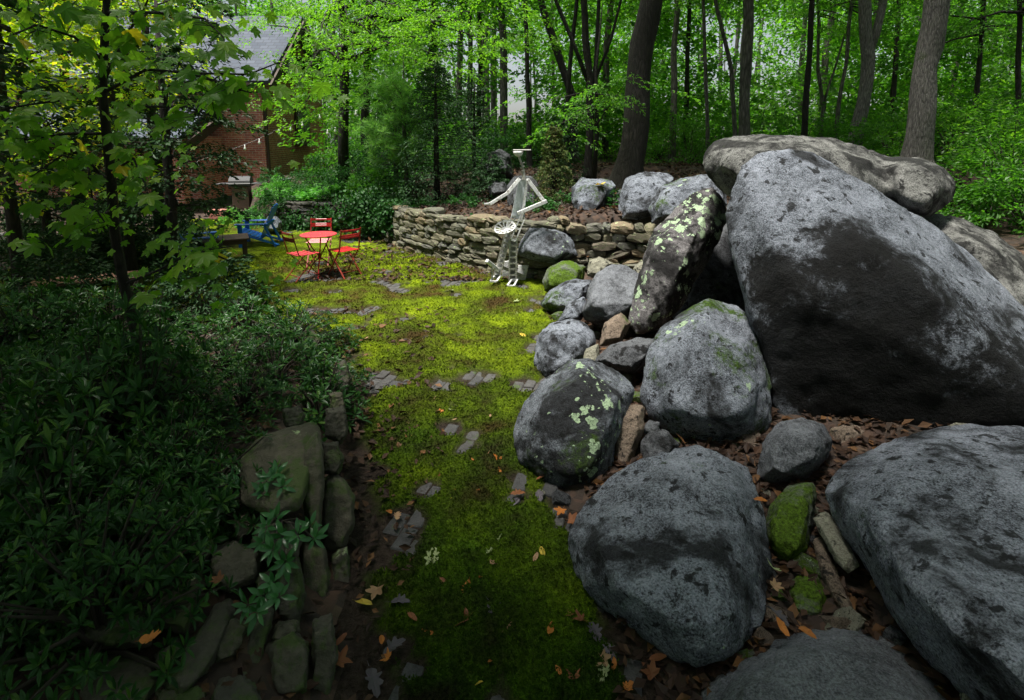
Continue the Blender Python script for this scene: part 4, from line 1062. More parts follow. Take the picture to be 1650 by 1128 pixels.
def tree(label, path, Y, dia, bark, crown=None, cz=4.0, cs=1.0, group=TREES, forks=(), top=None, name='tree', sides=10, lean=0.0):
    """path in photo pixels at distance Y, foot first; dia in pixels"""
    pts = [gy(u, v, Y) for u, v in path]
    zt = max(0.0, tz(pts[0].x, pts[0].y)); base = pts[0].copy()
    if base.z > zt:
        base = base + (pts[0] - pts[1]).normalized() * ((base.z - zt) / max(.2, abs((pts[0] - pts[1]).normalized().z))); base.z = zt
        pts = [base] + pts
    base.z = min(base.z, zt)
    if top:
        d = (pts[-1] - pts[-2]).normalized(); d = (d + Vector((0, 0, 1.2))).normalized()
        while pts[-1].z < top:
            pts.append(pts[-1] + d * 1.2 + Vector((random.gauss(0, .05), random.gauss(0, .05), 0)))
    r0 = dia / F * Y / 2
    # finer path, wobble and root flare
    fine = []
    for a, b in zip(pts, pts[1:]):
        k = max(2, int((b - a).length / .35))
        fine += [a.lerp(b, i / k) for i in range(k)]
    fine.append(pts[-1]); Lz = fine[-1].z - base.z
    rad = []
    for i, q in enumerate(fine):
        h = max(0, q.z - base.z); rad.append(r0 * (1.0 - .55 * h / max(Lz, 1)) * (1 + .55 * math.exp(-h / .25)))
    w = [p - base for p in fine]
    for i, q in enumerate(w):
        if 0 < i: q += Vector((perlin(np.array([[base.x, base.y, q.z * .7]]))[0], perlin(np.array([[base.x + 9, base.y, q.z * .7]]))[0], 0)) * r0 * .8
    t = thing(name, (base.x, base.y, base.z - .03), label, 'tree', group)
    v, f = tube(w, rad, sides)
    v = np.array([tuple(q) for q in v]); v[:, :2] += (perlin(v * 3.1 + base.x) * r0 * .25)[:, None] * unit(v[:, :2] - np.repeat(np.array([tuple(q)[:2] for q in w]), sides, 0))
    tr = obj('trunk', mesh('trunk', v, f, bark), t)
    for fk in forks:
        fp_ = [gy(u, vv, Y) - base for u, vv in fk[0]]
        d = (fp_[-1] - fp_[-2]).normalized()
        for k in range(5): fp_.append(fp_[-1] + d * .9 + Vector((0, 0, .25)))
        rr = fk[1] / F * Y / 2
        MB().tube(fp_, [rr * (1 - .1 * i) if i < 8 else rr * .2 for i in range(len(fp_))], 8).build('limb', bark, t, True)
    if crown:
        cm, bm_ = CP[crown]; q = min(w, key=lambda p: abs(p.z - cz))
        c = obj('crown', cm, t, q); c.scale = (cs, cs, cs); rz = random.uniform(0, 6.28); c.rotation_euler = (0, 0, rz); c['kind'] = 'stuff'
        bq_ = obj('branches', bm_, t, q); bq_.scale = (cs, cs, cs); bq_.rotation_euler = (0, 0, rz)
    return t
tree('massive dark leaning tree trunk rising behind the wall boulders', [(1008, 292), (1018, 200), (1032, 100), (1048, 0)], 12.2, 44, M['bark_dark'], 'forest0', 5.5, 1.25, top=12, sides=16)
tree('thick straight grey-barked trunk behind the capstone knob', [(1482, 252), (1493, 140), (1504, 0)], 10.0, 38, M['bark_grey'], 'forest2', 5.5, 1.2, top=11, sides=16)
tree('pale grey trunk forking into two above the capstone', [(1374, 236), (1388, 170), (1397, 90), (1394, 0)], 12.5, 21, M['bark_grey'], 'forest1', 5.5, 1.1, forks=[([(1396, 95), (1412, 50), (1424, 0)], 14)], top=11, sides=12)
tree('dark straight trunk above the left end of the capstone', [(1197, 225), (1201, 120), (1206, 0)], 14, 19, M['bark_mid'], 'forest0', 5.0, 1.0, top=11)
tree('slim black trunk above the middle of the capstone', [(1296, 222), (1301, 120), (1309, 0)], 14, 10, M['bark_dark'], 'forest1', 4.6, .95, top=10)
tree('black multi-stemmed tree right of the metal figure head', [(948, 270), (950, 200), (951, 135), (944, 60), (941, 0)], 14, 13, M['bark_dark'], 'forest1', 4.6, 1.0, forks=[([(950, 170), (960, 100), (965, 0)], 7), ([(951, 140), (925, 70), (896, 0)], 7), ([(950, 150), (985, 60), (1000, 0)], 5)], top=10)
tree('thin dark trunk directly above the metal figure', [(853, 262), (852, 190), (849, 100), (846, 0)], 16, 9, M['bark_dark'], 'forest2', 4.8, .9, top=10)
tree('dark trunk bending left between the figure and multi-stemmed tree', [(926, 258), (922, 150), (904, 100), (880, 30), (872, 0)], 17, 14, M['bark_dark'], 'forest0', 6.0, 1.0, top=11)
tree('thin trunk just left of the multi-stemmed tree', [(914, 268), (912, 200), (917, 120), (930, 0)], 15, 8, M['bark_dark'], None, top=9)
tree('slender trunk in the gap right of the massive trunk', [(1084, 250), (1086, 120), (1092, 0)], 18, 12, M['bark_mid'], 'forest1', 5.0, 1.0, top=10)
tree('thin pole tree left of the capstone end', [(1140, 232), (1137, 110), (1133, 0)], 16, 7, M['bark_mid'], 'forest2', 5.0, .8, top=9)
tree('thin bent tree leaning left above the capstone end', [(1184, 205), (1179, 110), (1153, 0)], 15, 8, M['bark_mid'], None, top=9)
tree('thin dark pole tree second right of the massive trunk', [(1106, 215), (1107, 120), (1111, 0)], 20, 9, M['bark_dark'], 'forest0', 5.5, .9, top=10)
tree('slim sapling leaning right beside the forked grey trunk', [(1345, 226), (1352, 160), (1364, 100), (1372, 0)], 16, 7, M['bark_mid'], 'forest1', 4.2, .7, top=9)
tree('thin dark trunk at the far right edge', [(1632, 330), (1640, 180), (1643, 0)], 13, 9, M['bark_dark'], 'forest2', 4.2, 1.0, top=10)
tree('forked sapling between slim black and forked grey trunks', [(1322, 222), (1326, 170), (1318, 110)], 17, 6, M['bark_mid'], 'forest1', 3.8, .7, forks=[([(1326, 168), (1338, 130), (1345, 110)], 4)], top=8)
tree('thin tree right of the thick grey trunk', [(1560, 300), (1572, 180), (1585, 0)], 15, 8, M['bark_dark'], 'forest0', 3.8, .9, top=10)
tree('thin tree just left of the thick grey trunk', [(1434, 250), (1440, 150), (1450, 0)], 19, 9, M['bark_dark'], 'forest1', 5.0, .9, top=10)
tree('slim tree between the house gable and pine', [(586, 262), (590, 150), (596, 0)], 20, 15, M['bark_dark'], 'forest2', 5.2, 1.1, top=11)
tree('dark tree behind the house ridge', [(690, 250), (694, 120), (700, 0)], 22, 14, M['bark_dark'], 'forest0', 5.0, 1.2, top=12)
tree('slender dark tree behind the cedar', [(770, 240), (774, 120), (772, 0)], 21, 9, M['bark_dark'], 'forest1', 5.6, 1.0, top=11)

# bright tree hanging over the gable: sprays laid along real limbs
g = np.random.default_rng(21); L = Leaves(); br = MB()
bt_base = Vector((-4.6, 15.2, tz(-4.6, 15.2)))
bt = thing('leafy_tree', bt_base, 'bright green leafy tree hanging over the house gable', 'tree', 'trees round the patio')
limbs = []
for u, v, Y, n in [(470, 150, 13, 9), (500, 110, 13.5, 9), (520, 60, 14, 9), (560, 30, 13, 9), (600, 55, 12.5, 9), (480, 20, 14.5, 8), (640, 75, 12.5, 8), (690, 60, 12.5, 8), (730, 95, 12.5, 6), (540, 140, 14, 7), (480, 185, 13.2, 6), (575, 100, 13.5, 8), (610, 15, 13.5, 8), (670, 20, 13, 8), (740, 40, 13, 7), (800, 70, 13, 6), (780, 20, 13, 6), (430, 40, 15, 6), (850, 60, 13.5, 6), (700, 120, 13.5, 5), (555, -20, 13, 8), (640, -30, 13, 8), (720, -20, 13, 7)]:
    c = gy(u, v, Y)
    tr_top = bt_base + Vector((.3, -.3, 3.0 + random.random() * 2))
    br.tube([tr_top - bt_base, tr_top.lerp(c, .5) - bt_base + Vector((0, 0, .4)), c - bt_base], [.05, .03, .008], 5, False)
    for k in range(n):
        o = c + Vector(g.normal(size=3) * np.array([.38, .5, .16]))
        az = g.random() * 6.28; dd = np.array([math.cos(az), math.sin(az) - .5, -.05])
        spray(L, np.array(o - bt_base), dd, .75, 75, .08, g, .5, .35, .05)
br.tube([(0, 0, -.1), (.1, -.1, 1.5), (.25, -.2, 3.2), (.3, -.3, 5.2), (.4, -.2, 7)], [.17, .14, .12, .09, .05], 10)
cr = obj('crown', L.mesh('crown', M['leaf_bright']), bt); cr['kind'] = 'stuff'
br.build('trunk', M['bark_dark'], bt, True)
# low layered tree whose sprays reach right past the figure
g = np.random.default_rng(22); L = Leaves(); br = MB(); lb = Vector((1.9, 13.0, tz(1.9, 13.0)))
lt_ = thing('layered_tree', lb, 'small layered tree with flat leaf sprays before the massive trunk', 'tree', TREES)
br.tube([(0, 0, -.1), (.05, 0, 1.2), (.0, .05, 2.6), (.1, .0, 4)], [.06, .05, .035, .01], 7)
for u, v, n in [(985, 140, 7), (1000, 155, 5), (950, 150, 6), (930, 170, 5), (905, 190, 5), (890, 205, 4), (960, 175, 4), (920, 215, 3), (870, 165, 4), (1010, 130, 3)]:
    c = gy(u, v, 11.6); br.tube([(0, 0, 1.2 + random.random()), c - lb], [.02, .004], 4, False)
    for k in range(n):
        az = random.uniform(-.4, 3.5); spray(L, np.array(c - lb) + g.normal(size=3) * (.28, .4, .10), np.array([math.cos(az), -.4, -.12]), .55, 42, .07, g, .5, .3, .03, .3)
cr = obj('crown', L.mesh('crown', M['leaf_far']), lt_); cr['kind'] = 'stuff'; br.build('trunk', M['bark_dark'], lt_, True)

# conifers
def needles(L, c, r, n, g, size):
    d = unit(g.normal(size=(n, 3))); d[:, 2] = d[:, 2] * .8 + .25
    L.add(np.tile(c, (n, 1)) + d * r * .1, d, g.normal(size=(n, 3)), size * (.7 + .5 * g.random(n)))
g = np.random.default_rng(31); L = Leaves(); br = MB()
pb = Vector((-2.45, 13.1, tz(-2.45, 13.1)))
pine = thing('pine_tree', pb, 'young pine with long pale fluffy needles left of the cedar', 'tree', 'trees round the patio')
br.tube([(0, 0, -.1), (-.05, 0, 1.5), (.0, 0, 3.4)], [.06, .045, .012], 8)
for u, v in [(621, 120), (615, 135), (632, 132), (608, 152), (628, 158), (645, 148), (600, 172), (618, 178), (640, 175), (655, 165), (592, 200), (612, 205), (632, 200), (650, 195), (668, 200), (600, 225), (622, 228), (642, 222), (660, 228), (634, 245), (612, 250), (655, 250), (672, 235), (628, 112), (600, 208), (588, 215), (646, 236)]:
    c = gy(u, v, 12.6 + random.uniform(-.3, .5)); br.tube([(0, 0, max(.4, c.z - pb.z - .35)), c - pb], [.016, .006], 4, False)
    for k in range(5): needles(L, np.array(c - pb) + g.normal(size=3) * .13, .2, 70, g, .17)
cr = obj('needles', L.mesh('needles', M['leaf_pine'], wid=.06, fold=0.0), pine); cr['kind'] = 'stuff'; br.build('trunk', M['bark_mid'], pine, True)
def conifer(label, u, vb, Y, h, r, mat, seed, n=90, group='trees round the patio', per=70, size=.075, name='cedar_tree'):
    g = np.random.default_rng(seed); L = Leaves(); br = MB(); b = gy(u, vb, Y); b.z = min(b.z, tz(b.x, b.y)) if tz(b.x, b.y) > 0 else max(b.z, 0)
    t = thing(name, b, label, 'tree', group); br.tube([(0, 0, -.1), (0, 0, h * .5), (.03, 0, h)], [.04 * r + .03, .03 * r + .015, .006], 7)
    for k in range(n):
        z = h * (.04 + .93 * (k / n)); rr = r * (1 - z / h) ** .75 * (.7 + .5 * g.random()) + .05; az = k * 2.4 + g.random()
        d = np.array([math.cos(az), math.sin(az), -.15 + .5 * z / h]); o = np.array([0, 0, z]) + d * rr * .25
        spray(L, o, d, rr * .85, per, size, g, .38, .18, .07, .8)
        br.tube([(0, 0, z), tuple(o + d * rr * .5)], [.012, .003], 3, False)
    cr = obj('crown', L.mesh('crown', mat, wid=.3), t); cr['kind'] = 'stuff'; br.build('trunk', M['bark_dark'], t, True); return t
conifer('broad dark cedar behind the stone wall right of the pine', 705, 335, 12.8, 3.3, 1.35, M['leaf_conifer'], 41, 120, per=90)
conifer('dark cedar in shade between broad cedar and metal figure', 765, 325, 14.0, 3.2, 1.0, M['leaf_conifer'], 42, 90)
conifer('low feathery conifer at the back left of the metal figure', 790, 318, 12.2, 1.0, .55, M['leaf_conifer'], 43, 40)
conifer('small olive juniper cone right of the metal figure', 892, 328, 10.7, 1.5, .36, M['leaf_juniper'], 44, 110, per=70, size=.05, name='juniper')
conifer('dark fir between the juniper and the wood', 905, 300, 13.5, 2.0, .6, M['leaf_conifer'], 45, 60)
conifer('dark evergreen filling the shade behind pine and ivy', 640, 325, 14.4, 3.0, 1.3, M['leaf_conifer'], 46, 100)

# the wood beyond: one mass of foliage too far off to count
g = np.random.default_rng(51); L = Leaves()
for k in range(6200):
    Y = 19 + 30 * g.random() ** 1.3; X_ = (g.random() * 2 - 1) * (Y * 1.15) ; 
    if X_ < -6 and Y < 30: continue
    z = tz(X_, Y) * .6 + .4 + (8.2 + .25 * (Y - 18)) * g.random()
    az = g.random() * 6.28
    u_ = CX + F * X_ / Y
    if (735 < u_ < 900 and 3.0 < z < 7.0 and g.random() < .9) or (1090 < u_ < 1240 and z > 5.0 and g.random() < .75) or (fbm2(np.array([X_ * .22]), np.array([z * .3 + Y * .1]), 2)[0] > .12 and z > 4 and g.random() < .7): continue
    spray(L, np.array([X_, Y, z]), np.array([math.cos(az), math.sin(az), .1]), 1.5 + .03 * Y, 78, .16 + .0032 * Y, g, .5, .3, .07, .5)
P_, D_, N_, S_ = L.arrays()
w_ = tag(obj('distant_wood_foliage', L.mesh('distant_wood_foliage', M['leaf_far'])), 'green foliage of the wood far behind', 'foliage', kind='stuff')
br = MB(); g2 = random.Random(5)
for k in range(130):
    Y = g2.uniform(19, 46); X_ = g2.uniform(-1.1, 1.1) * Y
    if X_ < -5 and Y < 30: continue
    z0 = tz(X_, Y) - .1; r = g2.uniform(.05, .17); ln = g2.uniform(-.05, .05); ly = g2.uniform(-.3, .3)
    br.tube([(X_, Y, z0), (X_ + ln * 4 + ly, Y, z0 + 4), (X_ + ln * 9, Y, z0 + 9), (X_ + ln * 15, Y, z0 + 14)], [r, r * .85, r * .6, r * .2], 6, False)
tag(br.build('distant_trunks', M['bark_mid'], None, True), 'distant trunks standing in the wood', 'trunks', kind='stuff')
# understorey fringe close behind the boulders at the right
def bush(label, b, r, h, n, size, mat, seed, group, per=48, name='shrub', stems=True, wid=.5, droop=.25):
    g = np.random.default_rng(seed); L = Leaves(); br = MB(); t = thing(name, b, label, 'shrub', group)
    for k in range(n):
        az = g.random() * 6.28; e = math.asin(g.random() ** .8); rr = .55 + .45 * g.random()
        d = np.array([math.cos(az) * math.cos(e), math.sin(az) * math.cos(e), math.sin(e)])
        o = d * np.array([r, r, h]) * rr * .8; o[2] = max(.04, o[2])
        spray(L, o, d * np.array([1, 1, .4]), .38 * r + .08, per, size, g, .5, droop, .1, .55)
        if k % 3 == 0: br.tube([(0, 0, 0), tuple(o * .5 + np.array([0, 0, .06])), tuple(o)], [.014, .01, .004], 4, False)
    c = obj('foliage', L.mesh('foliage', mat, wid=wid), t); c['kind'] = 'stuff'
    if br.v: br.build('stems', M['stem'], t, True)
    return t
def on(u, v, Y):
    p = gy(u, v, Y); p.z = tz(p.x, p.y); return p
bush('light green sapling thicket at the right edge above the boulder', on(1625, 330, 9.0), 1.0, 1.9, 70, .085, M['leaf_far'], 61, 'undergrowth of the wood')
bush('leafy undergrowth right of the capstone knob', on(1570, 320, 11.5), 1.2, 1.6, 80, .08, M['leaf_forest'], 62, 'undergrowth of the wood')
bush('undergrowth behind the capstone knob', on(1450, 250, 14), 1.4, 1.6, 80, .085, M['leaf_far'], 63, 'undergrowth of the wood')
bush('undergrowth behind the middle of the capstone', on(1290, 240, 15), 1.6, 1.7, 80, .085, M['leaf_forest'], 64, 'undergrowth of the wood')
bush('undergrowth between massive trunk and capstone', on(1110, 260, 17), 1.6, 1.8, 80, .085, M['leaf_forest'], 65, 'undergrowth of the wood')
bush('pale understorey bush in the gap left of the massive trunk', on(975, 262, 20), 1.6, 1.9, 80, .09, M['leaf_bright'], 66, 'undergrowth of the wood')
bush('dense green thicket filling the right edge below the thin trunk', on(1590, 360, 8.2), 1.1, 1.2, 90, .08, M['leaf_forest'], 67, 'undergrowth of the wood')
bush('low green growth behind the blotched boulder at the right edge', on(1650, 400, 7.4), .9, .9, 80, .075, M['leaf_forest'], 68, 'undergrowth of the wood')
bush('green growth right behind the thick grey trunk', on(1530, 300, 10.5), 1.0, 1.5, 90, .08, M['leaf_far'], 69, 'undergrowth of the wood')
bush('green growth left behind the thick grey trunk', on(1440, 270, 11.5), 1.0, 1.3, 80, .08, M['leaf_forest'], 70, 'undergrowth of the wood')
bush('leafy plants on the bank between barbecue and ground cover', on(425, 330, 14.8), .5, .5, 60, .06, M['leaf_ivy'], 85, 'shrubs by the house')
bush('leafy plants on the bank below the brick pillar', on(452, 325, 15.6), .6, .45, 60, .06, M['leaf_cover'], 86, 'shrubs by the house')
bush('ferny clump at the left end of the low dark wall', on(452, 345, 14.2), .45, .4, 50, .06, M['leaf_ivy'], 87, 'shrubs by the house')
# shrubs by the house
bush('rounded dark green shrub in front of the dark gable', on(512, 300, 15.6), .85, .95, 80, .065, M['leaf_ivy'], 71, 'shrubs by the house')
bush('spreading green shrub above the ivy left of the pine', on(575, 300, 14.6), .9, 1.1, 80, .07, M['leaf_ivy'], 72, 'shrubs by the house')
bush('leafy glossy shrub at the foot of the pine', on(605, 290, 13.4), .7, 1.2, 80, .065, M['leaf_forest'], 73, 'shrubs by the house')
bush('small clipped shrub beside the brick pillar', on(441, 318, 16.8), .36, .62, 50, .05, M['leaf_ivy'], 74, 'shrubs by the house')
bush('light green plant in front of the barbecue', on(405, 332, 15.5), .35, .4, 40, .06, M['leaf_cover'], 75, 'shrubs by the house')
bush('light green plant left of the barbecue', on(374, 335, 15.0), .35, .45, 40, .06, M['leaf_cover'], 76, 'shrubs by the house')
bush('low light green plant behind the blue garden chair', on(412, 344, 14.2), .4, .3, 40, .06, M['leaf_cover'], 77, 'shrubs by the house')
# bright ground cover above the ivy wall
g = np.random.default_rng(81); n = 16000
x = -6.1 + 3.4 * g.random(n); y = 13.95 + 3.8 * g.random(n); ok = x > path_right(y) + .12; x, y = x[ok], y[ok]; n = len(x)
P = np.stack([x, y, terrain(x, y) + .10 + .16 * g.random(n) + .12 * fbm2(x, y, 3)], 1); az = g.random(n) * 6.28
D = np.stack([np.cos(az), np.sin(az), .25 + 0 * az], 1); N = np.array([0, 0, 1.]) + g.normal(size=(n, 3)) * .4
v, f = leaf_quads(P, D, N, .07 + .06 * g.random(n), .6, .1)
tag(obj('ground_cover', mesh('ground_cover', v, f, M['leaf_cover'], False)), 'bright green leafy ground cover on the bed by the house', 'ground cover', kind='stuff')
# ivy
def ivy(label, pts, n, seed, spread=.3):
    g = np.random.default_rng(seed); pts = [Vector(p) for p in pts]; b = pts[0].copy(); b.z = 0
    t = thing('ivy', b, label, 'ivy', 'ivy on the stone walls'); P = []; br = MB()
    for k in range(n):
        p = pts[g.integers(len(pts))]; P.append(np.array(p - b) + g.normal(size=3) * (spread, spread * .35, spread * .6))
    P = np.array(P); P[:, 2] = np.maximum(P[:, 2], .03)
    D = g.normal(size=(n, 3)) * .7 + np.array([0, -.3, -.7]); N = np.array([0, -.8, .5]) + g.normal(size=(n, 3)) * .4
    v, f = leaf_quads(P, D, N, .045 + .05 * g.random(n), .85, .08)
    c = obj('foliage', mesh('foliage', v, f, M['leaf_ivy'], False), t); c['kind'] = 'stuff'
    for p in pts: br.tube([(p.x - b.x + .05, p.y - b.y, 0), (p.x - b.x, p.y - b.y + .02, p.z)], [.008, .004], 4, False)
    br.build('stems', M['stem'], t)
ivy('thick ivy pouring over the corner of the stone wall', [gy(u, v, 12.55) for u, v in ((588, 330), (600, 345), (592, 360), (605, 372), (580, 352), (575, 338), (608, 335), (600, 320))], 2600, 91)
ivy('ivy climbing the left part of the low dark wall', [gy(u, v, 13.75) for u, v in ((470, 352), (482, 360), (474, 366), (492, 364))], 700, 92, .18)
ivy('ivy climbing the middle of the low dark wall', [gy(u, v, 13.6) for u, v in ((515, 360), (530, 352), (540, 362), (520, 345))], 700, 93, .18)
ivy('ivy trailing along the top left end of the tan wall', [gy(u, v, 12.0) for u, v in ((622, 338), (634, 335), (646, 338), (618, 352), (628, 362))], 900, 95, .16)
for k, (u, v, Y, lab) in enumerate([(655, 330, 12.6, 'low green plant on the wall top beside the ivy'), (700, 328, 12.2, 'low green plant on the wall top below the broad cedar'), (745, 330, 11.6, 'low green plant on the wall top left of the figure hand'), (860, 335, 10.4, 'low green plant behind the figure elbow'), (905, 340, 10.2, 'low green plant left of the wedge-shaped boulder'), (990, 350, 9.9, 'low green plant between wedge-shaped and creviced boulders')]):
    bush(lab, on(u, v, Y), .28, .22, 16, .06, M['leaf_ivy'], 350 + k, 'plants on the wall top', 40)
ivy('sprig of ivy hanging on the tan wall left of the figure', [gy(u, v, 10.3) for u, v in ((762, 352), (768, 368), (775, 385), (782, 398))], 130, 94, .09)

for k, (u, v, Y, rr, hh, mt, lab) in enumerate([(660, 300, 15.5, 1.2, 1.5, 'leaf_ivy', 'dark bush behind the broad cedar'), (740, 300, 16.5, 1.2, 1.7, 'leaf_forest', 'bush behind the shaded cedar'), (810, 290, 16.5, 1.0, 1.3, 'leaf_ivy', 'dark bush behind the far shaded boulder'), (870, 285, 17.5, 1.2, 1.5, 'leaf_forest', 'bush behind the metal figure right shoulder'), (1060, 270, 19, 1.5, 1.9, 'leaf_far', 'pale bush right of the massive trunk'), (1170, 260, 17, 1.4, 1.8, 'leaf_forest', 'bush behind the left end of the capstone'), (1360, 250, 17, 1.5, 1.9, 'leaf_forest', 'bush behind the forked grey trunk'), (920, 275, 21, 1.6, 2.0, 'leaf_far', 'pale bush behind the multi-stemmed tree'), (560, 290, 17, 1.2, 1.9, 'leaf_forest', 'leafy bush right of the dark gable'), (620, 280, 17.5, 1.2, 2.1, 'leaf_ivy', 'tall dark bush behind the pine')]):
    bush(lab, on(u, v, Y), rr, hh, 80, .085, M[mt], 300 + k, 'undergrowth of the wood')
# ---- unseen trees added to block sun and sky, and the trees at the left
def plain_tree(label, x, y, h, r, crown, cz, cs, off=(0, 0), group='unseen trees added to shade the garden', bark='bark_mid', name='tree'):
    z = tz(x, y); t = thing(name, (x, y, z - .03), label, 'tree', group); ox, oy = off
    w = [(0, 0, 0), (ox * .1, oy * .1, h * .3), (ox * .45, oy * .45, h * .62), (ox, oy, h)]
    MB().tube(w, [r * 1.4, r, r * .75, r * .25], 12).build('trunk', M[bark], t, True)
    cm, bm_ = CP[crown]
    for k, me in enumerate((cm, bm_)):
        c = obj(('crown', 'branches')[k], me, t, (ox, oy, cz)); c.scale = (cs,) * 3; c.rotation_euler = (0, 0, x * 1.7)
        if k == 0: c['kind'] = 'stuff'
    return t
plain_tree('unseen tall tree added to shade the near left bed', -7.6, -3.2, 12, .24, 'canopy', 7.5, .85, (3.6, 2.0))  # added crowns out of view, placed to darken the near ground
plain_tree('unseen tall tree added to shade the start of the path', -3.6, -3.9, 11, .26, 'canopy', 6.6, .75, (1.6, 3.2))
plain_tree('unseen tall tree added for shade high above the viewer', 2.6, -2.6, 13, .28, 'canopy', 8.5, .8, (-1.6, 3.2))
plain_tree('unseen leaning tree added to shade the left bed', -7.0, -1.2, 9, .2, 'canopy', 5.5, .95, (2.9, 1.9))
plain_tree('unseen dark evergreen added beyond the left edge to shade the bed', -5.4, 3.4, 6, .09, 'dark', 1.4, 1.25, (.1, 0), 'trees at the left of the patio', 'bark_dark')  # added out of view to darken the left bed
plain_tree('dark evergreen at the left edge above the bed', -6.6, 5.4, 6, .09, 'dark', 1.2, 1.2, (.1, 0), 'trees at the left of the patio', 'bark_dark')
plain_tree('yellowing tree behind the maple sapling at the left', -6.9, 7.6, 5.5, .07, 'yellow', 1.9, 1.0, (.2, .2), 'trees at the left of the patio', 'bark_dark')
plain_tree('yellow-green tree at the far left edge before the house', -9.6, 9.6, 6, .08, 'yellow', 1.6, 1.15, (.1, .1), 'trees at the left of the patio', 'bark_dark')
plain_tree('yellow-green tree between the edge and the dark evergreen', -6.0, 8.6, 6, .06, 'yellow', 3.2, .75, (-.2, .2), 'trees at the left of the patio', 'bark_dark')
plain_tree('tall yellow-green tree in front of the slate roof', -9.0, 11.5, 8, .09, 'yellow', 3.0, 1.25, (.2, .1), 'trees at the left of the patio', 'bark_dark')
plain_tree('yellow-green tree at the top left corner', -8.4, 8.0, 7, .07, 'yellow', 3.0, .95, (.2, .1), 'trees at the left of the patio', 'bark_dark')
plain_tree('dark evergreen at the left edge before the porch', -8.6, 10.2, 4, .07, 'dark', .5, .95, (.0, 0), 'trees at the left of the patio', 'bark_dark')
plain_tree('dark evergreen with drooping twigs before the brick wall', -4.75, 7.7, 4.4, .07, 'dark', 1.15, .75, (.1, 0), 'trees at the left of the patio', 'bark_dark')
plain_tree('dark evergreen top shading the slate roof', -6.7, 10.5, 6, .09, 'dark', 2.9, .95, (.2, 0), 'trees at the left of the patio', 'bark_dark')
plain_tree('dark evergreen in front of the porch', -6.6, 9.4, 4, .07, 'dark', .6, .8, (.0, 0), 'trees at the left of the patio', 'bark_dark')
for k, (x, y) in enumerate([(-12, -3), (-9, -7), (-5, -9), (-1, -7), (2.5, -10), (6, -7), (9.5, -9), (10, -3.5), (12, 1), (10.5, 4.5), (14, 6), (-13, 2), (-2.5, -5), (3.6, -6)]):  # ring of unseen trees added to cut sky fill from behind
    plain_tree(('added unseen leafy tree left of the viewer', 'added unseen leafy tree far behind the viewer on the left', 'added unseen leafy tree farthest back on the left', 'added unseen leafy tree straight behind the viewer', 'added unseen leafy tree farthest straight behind the viewer', 'added unseen leafy tree behind the viewer on the right', 'added unseen leafy tree farthest back on the right', 'added unseen leafy tree right of the viewer', 'added unseen leafy tree right of the giant boulder', 'added unseen leafy tree close right of the capstone', 'added unseen leafy tree far right of the capstone', 'added unseen leafy tree left of the sapling beyond the bed', 'added unseen leafy tree close behind the viewer on the left', 'added unseen leafy tree close behind the viewer on the right')[k], x, y, 9, .15, ('forest0', 'forest2', 'forest1')[k % 3], .9 + .2 * (k % 4), 1.25, (.2, .1), 'unseen trees added to block sky light')
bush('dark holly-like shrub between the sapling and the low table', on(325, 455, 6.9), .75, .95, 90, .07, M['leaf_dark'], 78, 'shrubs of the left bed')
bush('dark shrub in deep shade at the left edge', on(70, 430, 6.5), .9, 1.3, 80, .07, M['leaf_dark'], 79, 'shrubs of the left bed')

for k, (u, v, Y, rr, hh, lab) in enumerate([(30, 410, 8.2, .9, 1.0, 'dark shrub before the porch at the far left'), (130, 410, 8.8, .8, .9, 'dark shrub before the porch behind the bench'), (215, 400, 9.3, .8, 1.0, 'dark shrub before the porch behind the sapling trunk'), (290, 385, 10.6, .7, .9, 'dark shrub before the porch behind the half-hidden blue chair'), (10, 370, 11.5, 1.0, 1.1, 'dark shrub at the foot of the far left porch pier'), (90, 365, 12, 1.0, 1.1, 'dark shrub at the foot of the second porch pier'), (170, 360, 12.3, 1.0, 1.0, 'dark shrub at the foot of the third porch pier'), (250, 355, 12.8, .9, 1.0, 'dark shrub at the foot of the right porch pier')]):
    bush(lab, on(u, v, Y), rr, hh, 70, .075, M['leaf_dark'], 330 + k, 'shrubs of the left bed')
# ---- glossy rosette shrubs of the left bed
def rosette(L, c, ax, n, size, g):
    a = np.arange(n) * 2.4 + g.random() * 6; el = .15 + .9 * (np.arange(n) / n) + g.normal(size=n) * .1
    t1 = np.cross(ax, [.3, .9, .1]); t1 /= np.linalg.norm(t1); t2 = np.cross(ax, t1)
    D = (t1[None] * np.cos(a)[:, None] + t2[None] * np.sin(a)[:, None]) * np.cos(el)[:, None] + ax[None] * np.sin(el)[:, None]
    N = ax[None] * np.cos(el)[:, None] - (D - ax[None] * (D @ ax)[:, None]) * .6 + g.normal(size=(n, 3)) * .08
    L.add(np.tile(c, (n, 1)) + D * .006, D, N, size * (1.0 - .35 * np.arange(n) / n) * (.85 + .3 * g.random(n)))
def ros_shrub(seed, r, h, n, size, leaves=9):
    g = np.random.default_rng(seed); L = Leaves(); br = MB()
    for k in range(n):
        az = g.random() * 6.28; e = math.asin(.1 + .9 * g.random()); rr = .45 + .55 * g.random() ** .6
        d = np.array([math.cos(az) * math.cos(e), math.sin(az) * math.cos(e), math.sin(e)])
        c = d * np.array([r, r, h]) * rr; ax = unit(d * np.array([.7, .7, .6]) + np.array([0, 0, .6]) + g.normal(size=3) * .15)
        rosette(L, c, ax, leaves, size, g)
        if k % 2 == 0: br.tube([(0, 0, 0), tuple(c * np.array([.4, .4, .6])), tuple(c)], [.009, .006, .003], 4, False)
    return L.mesh('foliage', M['leaf_shrub'], 'lance'), mesh('stems', br.v, br.f, M['stem'])
